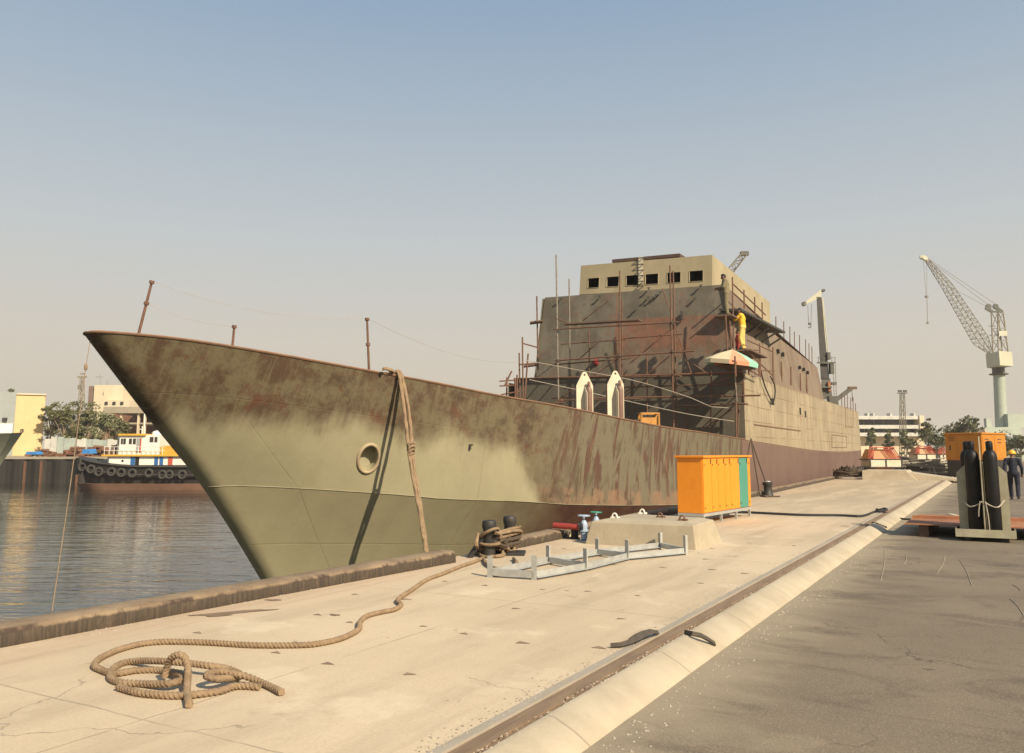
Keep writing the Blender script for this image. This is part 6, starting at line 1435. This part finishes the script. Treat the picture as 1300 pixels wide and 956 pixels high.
# ---------------------------------------------------------------- tugboat
DT = 75.; k_ = DT/F
tug = thing('tugboat', 'black-hulled tug with white and yellow deckhouse moored across the basin', 'tugboat', (*camxy(180, DT), -1.75))
tl = lambda l_, d, z: Vector((*cf(l_, DT+d), z))
lx = lambda px: (px-CX)/F*DT*math.cos(TH)+0
zz = lambda py: PD(180, py, DT).z
X0, X1 = lx(100), lx(275)
def tug_half(s):   # s 0 bow .. 1 stern
    return 2.3*(1-(1-min(1, s/.28))**2.2) if s < .28 else 2.3*(1-.15*max(0, (s-.7)/.3)**2)
def tug_hull(m, z_lo, z_hi_f, shrink=0.):
    n = 40; rows = []
    for i in range(n+1):
        s = i/n; x = lerp(X0, X1, s); hb_ = tug_half(s)+.02; zt_ = z_hi_f(s)
        col_ = []
        for t in [j/6 for j in range(7)]:
            z = lerp(z_lo, zt_, t); f = .78+.22*t; xx = x+(1-t)*.8*(1-s)**3
            col_.append((xx, hb_*f, z))
        rows.append(m.add([tl(x_, -y_, z_) for x_, y_, z_ in col_]+[tl(x_, y_, z_) for x_, y_, z_ in col_[::-1]]))
    c = 14
    for a, b in zip(rows, rows[1:]):
        for j in range(c-1): m.face((a+j, b+j, b+j+1, a+j+1), smooth=True)
    m.face([rows[-1]+j for j in range(c)]); 
sheer = lambda s: zz(590)+.72*max(0, (.5-s)/.5)**1.6
one(tug, 'hull', 'tug_black', lambda m: tug_hull(m, zz(612.8), sheer))
one(tug, 'boot_stripe', 'tug_red', lambda m: tug_hull(m, -2.3, lambda s: zz(612.9)))
def railbar(m, zoff, r):
    for sgn in (-1, 1): m.tube([tl(lerp(X0, X1, i/30)+(.25 if i == 0 else 0), sgn*(tug_half(i/30)*.985+.06), sheer(i/30)+zoff-.12*(i/30)) for i in range(31)], r, 6)
one(tug, 'rubbing_strake', 'tyre', lambda m: (railbar(m, -.05, .09), railbar(m, -.75, .08)))
for px in (117, 133, 144, 154.5, 159.5, 171.5, 185, 205.5, 222, 230.5, 246):
    s = (lx(px)-X0)/(X1-X0); y = -(tug_half(s)+.14); zc_ = sheer(s)-.76; dz = .08 if int(px) % 2 else -.04
    if px in (154.5,): continue
    one(tug, 'tyre_fender', 'tyre', lambda m: m.tube([tl(lx(px)+.30*math.cos(t*math.pi/9), y+.04*math.sin(t*math.pi/9), zc_+dz+.30*math.sin(t*math.pi/9)) for t in range(18)], .115, 8, closed=True))
one(tug, 'bow_fender', 'tyre', lambda m: [m.tube([tl(X0+.15*k, -(tug_half((.15*k+.05)/(X1-X0))+.12), z) for z in (sheer(0)-.1, sheer(0)-.6, sheer(0)-1.55)], .13, 7) for k in range(7)])
dk = zz(590.5)
one(tug, 'deck', 'tug_black', lambda m: m.prism([tl(lerp(X0, X1, i/20)+.1, -tug_half(i/20)*.95, dk-.15) for i in range(21)]+[tl(lerp(X0, X1, i/20)+.1, tug_half(i/20)*.95, dk-.15) for i in range(20, -1, -1)], (0, 0, .05)))
hx = lambda m, x0, x1, d, y0, y1: m.hexa([tl(lx(x0), -d, zz(y1)), tl(lx(x1), -d, zz(y1)), tl(lx(x1), d, zz(y1)), tl(lx(x0), d, zz(y1)), tl(lx(x0), -d, zz(y0)), tl(lx(x1), -d, zz(y0)), tl(lx(x1), d, zz(y0)), tl(lx(x0), d, zz(y0))])
one(tug, 'deckhouse', 'white', lambda m: m.prism([tl(lx(143), -.9, zz(591)), tl(lx(150), -1.6, zz(591)), tl(lx(262), -1.6, zz(591)), tl(lx(262), 1.6, zz(591)), tl(lx(150), 1.6, zz(591)), tl(lx(143), .9, zz(591))], (0, 0, zz(579.2)-zz(591))))
one(tug, 'deckhouse_roof', 'tug_yellow', lambda m: hx(m, 142, 264, 1.85, 577, 579.1))
for x0, x1, mt in ((177, 182.5, 'tug_blue'), (183, 187.5, 'dark_void'), (206.5, 211, 'tug_blue'), (213, 217.3, 'tug_blue'), (223.5, 229, 'red_slat')):
    one(tug, 'deckhouse_door', mt, lambda m: m.hexa([tl(lx(x), d, zz(y)) for y in (590, 580) for x, d in ((x0, -1.64), (x1, -1.64), (x1, -1.605), (x0, -1.605))]))
one(tug, 'porthole', 'dark_void', lambda m: m.lathe(tl(lx(167), -1.6, zz(584.8)), [(.1, 0), (.1, .03)], 12, (-HD[0], -HD[1], 0)))
def wheelhouse(m): m.hexa([tl(lx(154), -.9, zz(577)), tl(lx(160), -1.35, zz(577)), tl(lx(192), -1.35, zz(577)), tl(lx(192), 1.35, zz(577)), tl(lx(152.5), -.95, zz(553.5)), tl(lx(159), -1.4, zz(553.5)), tl(lx(192), -1.4, zz(553.5)), tl(lx(192), 1.4, zz(553.5))])
one(tug, 'wheelhouse', 'white', lambda m: m.prism([tl(lx(153), -.7, zz(577)), tl(lx(160), -1.35, zz(577)), tl(lx(192), -1.35, zz(577)), tl(lx(192), 1.35, zz(577)), tl(lx(160), 1.35, zz(577)), tl(lx(153), .7, zz(577))], (0, 0, zz(553.5)-zz(577))))
one(tug, 'wheelhouse_roof', 'tug_yellow', lambda m: m.prism([tl(lx(151.5), -.8, zz(553.4)), tl(lx(159.5), -1.55, zz(553.4)), tl(lx(193), -1.55, zz(553.4)), tl(lx(193), 1.5, zz(553.4)), tl(lx(159), 1.5, zz(553.4)), tl(lx(151.5), .8, zz(553.4))], (0, 0, .16)))
for k in range(4):
    t0, t1 = .06+k*.235, .06+k*.235+.18; a, b = tl(lx(153), -.7, 0), tl(lx(160), -1.35, 0)
    p0, p1 = lerp(a, b, t0), lerp(a, b, t1); n_ = Vector(((b-a).y, -(b-a).x, 0)).normalized()*.02
    one(tug, 'window', 'window', lambda m: m.hexa([p0+n_+Vector((0, 0, zz(564))), p1+n_+Vector((0, 0, zz(564))), p1+Vector((0, 0, zz(564))), p0+Vector((0, 0, zz(564))), p0+n_+Vector((0, 0, zz(556.8))), p1+n_+Vector((0, 0, zz(556.8))), p1+Vector((0, 0, zz(556.8))), p0+Vector((0, 0, zz(556.8)))]))
for x0, x1, y0, y1, mt in ((162, 164.3, 557, 564, 'window'), (165, 168, 557, 564, 'window'), (172, 175.5, 557, 564, 'window'), (177, 180.5, 557, 564, 'window'), (181.5, 185.5, 556.5, 575, 'grey_wall'), (185.7, 187.3, 556.5, 575, 'red_slat')):
    one(tug, 'window' if mt == 'window' else 'wheelhouse_door', mt, lambda m: m.hexa([tl(lx(x), d, zz(y)) for y in (y1, y0) for x, d in ((x0, -1.385), (x1, -1.385), (x1, -1.355), (x0, -1.355))]))
one(tug, 'funnel_house', 'white', lambda m: hx(m, 192.2, 210, 1.3, 552.5, 577))
one(tug, 'funnel', 'white', lambda m: (m.lathe(tl(lx(200), 0, zz(552.4)), [(.55, 0), (.55, .2), (.4, .35), (.1, .42)], 14), m.cyl(tl(lx(205), .4, zz(552.4)), tl(lx(205), .4, zz(545)), .12, n=8)))
for x0, x1 in ((197.5, 202), (203.5, 207)): one(tug, 'window', 'window', lambda m: m.hexa([tl(lx(x), d, zz(y)) for y in (561.5, 555) for x, d in ((x0, -1.335), (x1, -1.335), (x1, -1.305), (x0, -1.305))]))
one(tug, 'engine_casing', 'tug_yellow', lambda m: hx(m, 211, 219, 1.2, 566, 577))
def railing(m):
    for x in range(145, 222, 6): m.cyl(tl(lx(x), -1.8, zz(577)), tl(lx(x), -1.8, zz(567.5)), .025, n=4)
    for y in (567.5, 572): m.cyl(tl(lx(145), -1.8, zz(y)), tl(lx(220), -1.8, zz(y)), .025, n=4)
one(tug, 'railing', 'white', railing)
one(tug, 'mast', 'white', lambda m: (m.cyl(tl(lx(179), 0, zz(552)), tl(lx(179), 0, zz(541)), .05, n=6), m.bar(tl(lx(176), 0, zz(545)), tl(lx(182), 0, zz(545)), .05, .05)))
one(tug, 'winch', 'plank', lambda m: m.box(tl(lx(148), 0, zz(571)), (.7, .6, .8), PS))
for x0, x1, y1 in ((146, 144.5, 565), (151, 150, 564)): one(tug, 'rail_post', 'plank', lambda m: m.cyl(tl(lx(x0), -.4, zz(580)), tl(lx(x1), -.4, zz(y1)), .06, n=5))
one(tug, 'towing_bitt', 'tug_black', lambda m: m.lathe(tl(lx(128), 0, dk), [(.25, 0), (.25, .5), (.32, .55)], 10))

# ---------------------------------------------------------------- trees
def tree(px, D, ytop, ybase, wpx, seed, leaf, label, z0=None, group='trees beyond the basin and yard', nleaf=2300, gap=.0, cat='tree'):
    r_ = random.Random(seed); base = Vector((*camxy(px, D), z0 if z0 is not None else .95)); top = PD(px, ytop, D).z; Ht = top-base.z; W = wpx/2*D/F
    t = thing('broadleaf_tree', label, cat, base, group)
    mb = MB(); tips = []
    lean = Vector((r_.uniform(-.12, .12), r_.uniform(-.12, .12), 0)); th = Ht*r_.uniform(.26, .36); trunk_top = base+lean*th+Vector((0, 0, th)); r0 = max(.09, Ht*.022)
    mb.tube(spline([base-Vector((0, 0, .2)), lerp(base, trunk_top, .5)+Vector((r_.uniform(-.1, .1), r_.uniform(-.1, .1), 0)), trunk_top], .8), [r0*(1-.3*k/6) for k in range(len(spline([base-Vector((0, 0, .2)), lerp(base, trunk_top, .5), trunk_top], .8)))], 7) if False else mb.tube([base-Vector((0, 0, .2)), lerp(base, trunk_top, .5)+Vector((r_.uniform(-.1, .1), r_.uniform(-.1, .1), 0)), trunk_top], [r0, r0*.85, r0*.7], 7)
    nb_ = r_.randint(7, 10)
    for k in range(nb_):
        a = k*2.4+r_.uniform(-.4, .4); q = r_.uniform(.25, 1); rad = W*r_.uniform(.45, .95)*math.sqrt(1-(q*.9-.25)**2 if abs(q*.9-.25) < 1 else .1); zt_ = lerp(th*1.05, Ht*.94, q)
        if q > .8: rad *= .5
        e = base+Vector((rad*math.cos(a), rad*math.sin(a), zt_)); s = trunk_top+Vector((0, 0, r_.uniform(-.1, .3)*th)); mid = lerp(s, e, .5)+Vector((0, 0, .08*Ht*r_.uniform(-.5, 1)))
        mb.tube([s, mid, e], [r0*.5, r0*.3, r0*.1], 5); tips.append((e, 1.)); tips.append((lerp(mid, e, .5), .8))
        for j in range(2):
            e2 = lerp(mid, e, r_.uniform(.3, .8))+Vector((r_.uniform(-1, 1)*W*.35, r_.uniform(-1, 1)*W*.35, r_.uniform(-.3, .6)*Ht*.15)); mb.tube([lerp(mid, e, .3), e2], [r0*.22, r0*.07], 4); tips.append((e2, .75))
    for k in range(6): a = k*1.05+r_.uniform(-.3, .3); tips.append((base+Vector((W*.62*math.cos(a), W*.62*math.sin(a), Ht*r_.uniform(.22, .42))), .6))
    mb.build('trunk', 'bark', t)
    cr = MB(); n = nleaf; cs = [(p, W*.34*s_*r_.uniform(.7, 1.2), r_.uniform(.6, 1.)) for p, s_ in tips]
    for i in range(n):
        c, rad, sq = r_.choice(cs); u = Vector((r_.gauss(0, 1), r_.gauss(0, 1), r_.gauss(0, 1))).normalized()*rad*r_.random()**.45; u.z *= sq*.8
        p = c+u; s_ = r_.uniform(.09, .2)*max(.8, D/110); n1 = Vector((r_.gauss(0, 1), r_.gauss(0, 1), r_.gauss(0, 1)+.5)).normalized(); x = n1.orthogonal().normalized()*s_; y = n1.cross(x).normalized()*s_*r_.uniform(.45, .8)
        if p.z < base.z+.15*Ht: continue
        cr.quad(p-x, p-y*.8, p+x, p+y)
    cr.build('crown', leaf, t)
    return t
for args in (
    (62, 110, 507, 570, 34, 1, 'leaf', 'dusty olive tree with drooping crown touching the yellow warehouse corner'),
    (76, 108, 501, 570, 40, 2, 'leaf', 'dusty olive tree with the pale forked trunk, second from the warehouse'),
    (93, 111, 505, 570, 40, 3, 'leaf', 'dense dusty olive tree just left of the lattice mast'),
    (113, 113, 507, 570, 44, 4, 'leaf', 'broad dusty olive tree just right of the lattice mast'),
    (131, 109, 521, 570, 40, 5, 'leaf_pale', 'low paler green tree in front of the open shed, above the larger scrap heap'),
    (150, 112, 527, 570, 30, 6, 'leaf', 'small olive tree closest to the tug wheelhouse'),
    (6, 140, 487, 570, 34, 7, 'leaf_dark', 'dark tree top showing over the roof at the left edge'),
    (40, 142, 498, 570, 26, 8, 'leaf_dark', 'small tree top just showing over the yellow warehouse roof'),
    (84, 116, 514, 570, 60, 9, 'leaf', 'wide low olive tree in the back of the left grove'),
): tree(*args)
for args in (
    (1107, 128, 541, 575, 14, 21, 'leaf_pale', 'slim pale tree in front of the office windows, nearest the ship stern'),
    (1128, 128, 542, 575, 16, 22, 'leaf_pale', 'slim pale tree in front of the middle of the office block'),
    (1150, 126, 544, 575, 18, 23, 'leaf_pale', 'pale bushy tree at the foot of the light tower'),
    (1178, 118, 529, 575, 20, 24, 'leaf', 'tall narrow olive tree at the right end of the office block'),
    (1196, 116, 541, 575, 34, 25, 'leaf_dark', 'dark round tree left of the yellow generator roof'),
    (1213, 122, 530, 575, 26, 26, 'leaf', 'olive tree just above the left end of the generator'),
    (1229, 120, 522, 575, 32, 27, 'leaf', 'tallest olive tree in the row above the generator'),
    (1243, 124, 527, 575, 18, 28, 'leaf_pale', 'sparse pale tree beside the crane portal'),
    (1180, 135, 541, 575, 50, 29, 'leaf_dark', 'dark wide tree at the back between office block and generator'),
    (1272, 128, 547, 575, 44, 30, 'leaf_dark', 'dark tree seen under the crane portal'),
    (1296, 122, 549, 575, 30, 31, 'leaf', 'olive tree at the right edge under the crane'),
): tree(*args, z0=-.1, nleaf=1700)

# ---------------------------------------------------------------- dusty air
hm = bpy.data.materials.new('dusty_air'); hm.use_nodes = True; hn = hm.node_tree; hn.nodes.clear()
ho = hn.nodes.new('ShaderNodeOutputMaterial'); hv_ = hn.nodes.new('ShaderNodeVolumePrincipled'); hv_.inputs['Color'].default_value = (.98, .94, .87, 1); hv_.inputs['Density'].default_value = HAZE_DENSITY; hv_.inputs['Anisotropy'].default_value = .2
hn.links.new(hv_.outputs[0], ho.inputs['Volume'])
m = MB(); m.box((0, 300, 14), (4000, 4000, 40)); hz_o = m.build('haze', hm); tag(hz_o, kind='stuff')
# ---------------------------------------------------------------- light, sky, camera
HAZE_GAIN = 8.8
SUN_EL = R(35); sx, sy = .925, -.38; az = math.atan2(sx, sy)
ld = bpy.data.lights.new('sun', 'SUN'); ld.energy = 5.0; ld.angle = R(.6); ld.color = (1, .855, .635)
lo = bpy.data.objects.new('sun', ld); COL.objects.link(lo)
tos = Vector((math.sin(az)*math.cos(SUN_EL), math.cos(az)*math.cos(SUN_EL), math.sin(SUN_EL))); lo.rotation_euler = (-tos).to_track_quat('-Z', 'Y').to_euler(); lo.location = tos*60
w = bpy.data.worlds.new('World'); SC.world = w; w.use_nodes = True; nt = w.node_tree
sky = nt.nodes.new('ShaderNodeTexSky'); sky.sky_type = 'NISHITA'; sky.sun_disc = False; sky.sun_elevation = SUN_EL; sky.sun_rotation = az; sky.dust_density = 3.0; sky.air_density = 1.0; sky.ozone_density = 1.0; sky.altitude = 0
tcw = nt.nodes.new('ShaderNodeTexCoord'); sp_ = nt.nodes.new('ShaderNodeSeparateXYZ'); nt.links.new(tcw.outputs['Generated'], sp_.inputs[0])
rmp = nt.nodes.new('ShaderNodeValToRGB'); nt.links.new(sp_.outputs[2], rmp.inputs[0])   # dust haze: thick at the horizon, thinning upward
for k, (p_, c_4) in enumerate(((0., (1, 1, 1, 1)), (.12, (.98,)*3+(1,)), (.25, (.92,)*3+(1,)), (.52, (.85,)*3+(1,)))):
    e = rmp.color_ramp.elements[k] if k < 2 else rmp.color_ramp.elements.new(p_); e.position = p_; e.color = c_4
hz_c = nt.nodes.new('ShaderNodeValToRGB'); nt.links.new(sp_.outputs[2], hz_c.inputs[0])
for k, (p_, c_4) in enumerate(((0., (.54, .46, .355, 1)), (.12, (.53, .485, .415, 1)), (.25, (.45, .475, .475, 1)), (.52, (.225, .325, .445, 1)))):
    e = hz_c.color_ramp.elements[k] if k < 2 else hz_c.color_ramp.elements.new(p_); e.position = p_; e.color = c_4
sc10 = nt.nodes.new('ShaderNodeVectorMath'); sc10.operation = 'SCALE'; nt.links.new(hz_c.outputs[0], sc10.inputs[0]); sc10.inputs['Scale'].default_value = HAZE_GAIN
mx = nt.nodes.new('ShaderNodeMix'); mx.data_type = 'RGBA'; nt.links.new(rmp.outputs[0], mx.inputs[0]); nt.links.new(sky.outputs[0], mx.inputs[6]); nt.links.new(sc10.outputs[0], mx.inputs[7])
nt.links.new(mx.outputs[2], nt.nodes['Background'].inputs[0]); nt.nodes['Background'].inputs[1].default_value = .10
cd = bpy.data.cameras.new('camera'); cam = bpy.data.objects.new('camera', cd); COL.objects.link(cam); SC.camera = cam
cam.location = (0, 0, HC); cam.rotation_euler = (R(90)+TH, 0, PS); cd.sensor_fit = 'HORIZONTAL'; cd.sensor_width = 36; cd.lens = F/1300*36; cd.shift_y = -44.5/1300; cd.clip_start = .1; cd.clip_end = 3000
SC.view_settings.view_transform = 'Standard'; SC.view_settings.look = 'None'; SC.view_settings.exposure = .5; SC.view_settings.gamma = 1
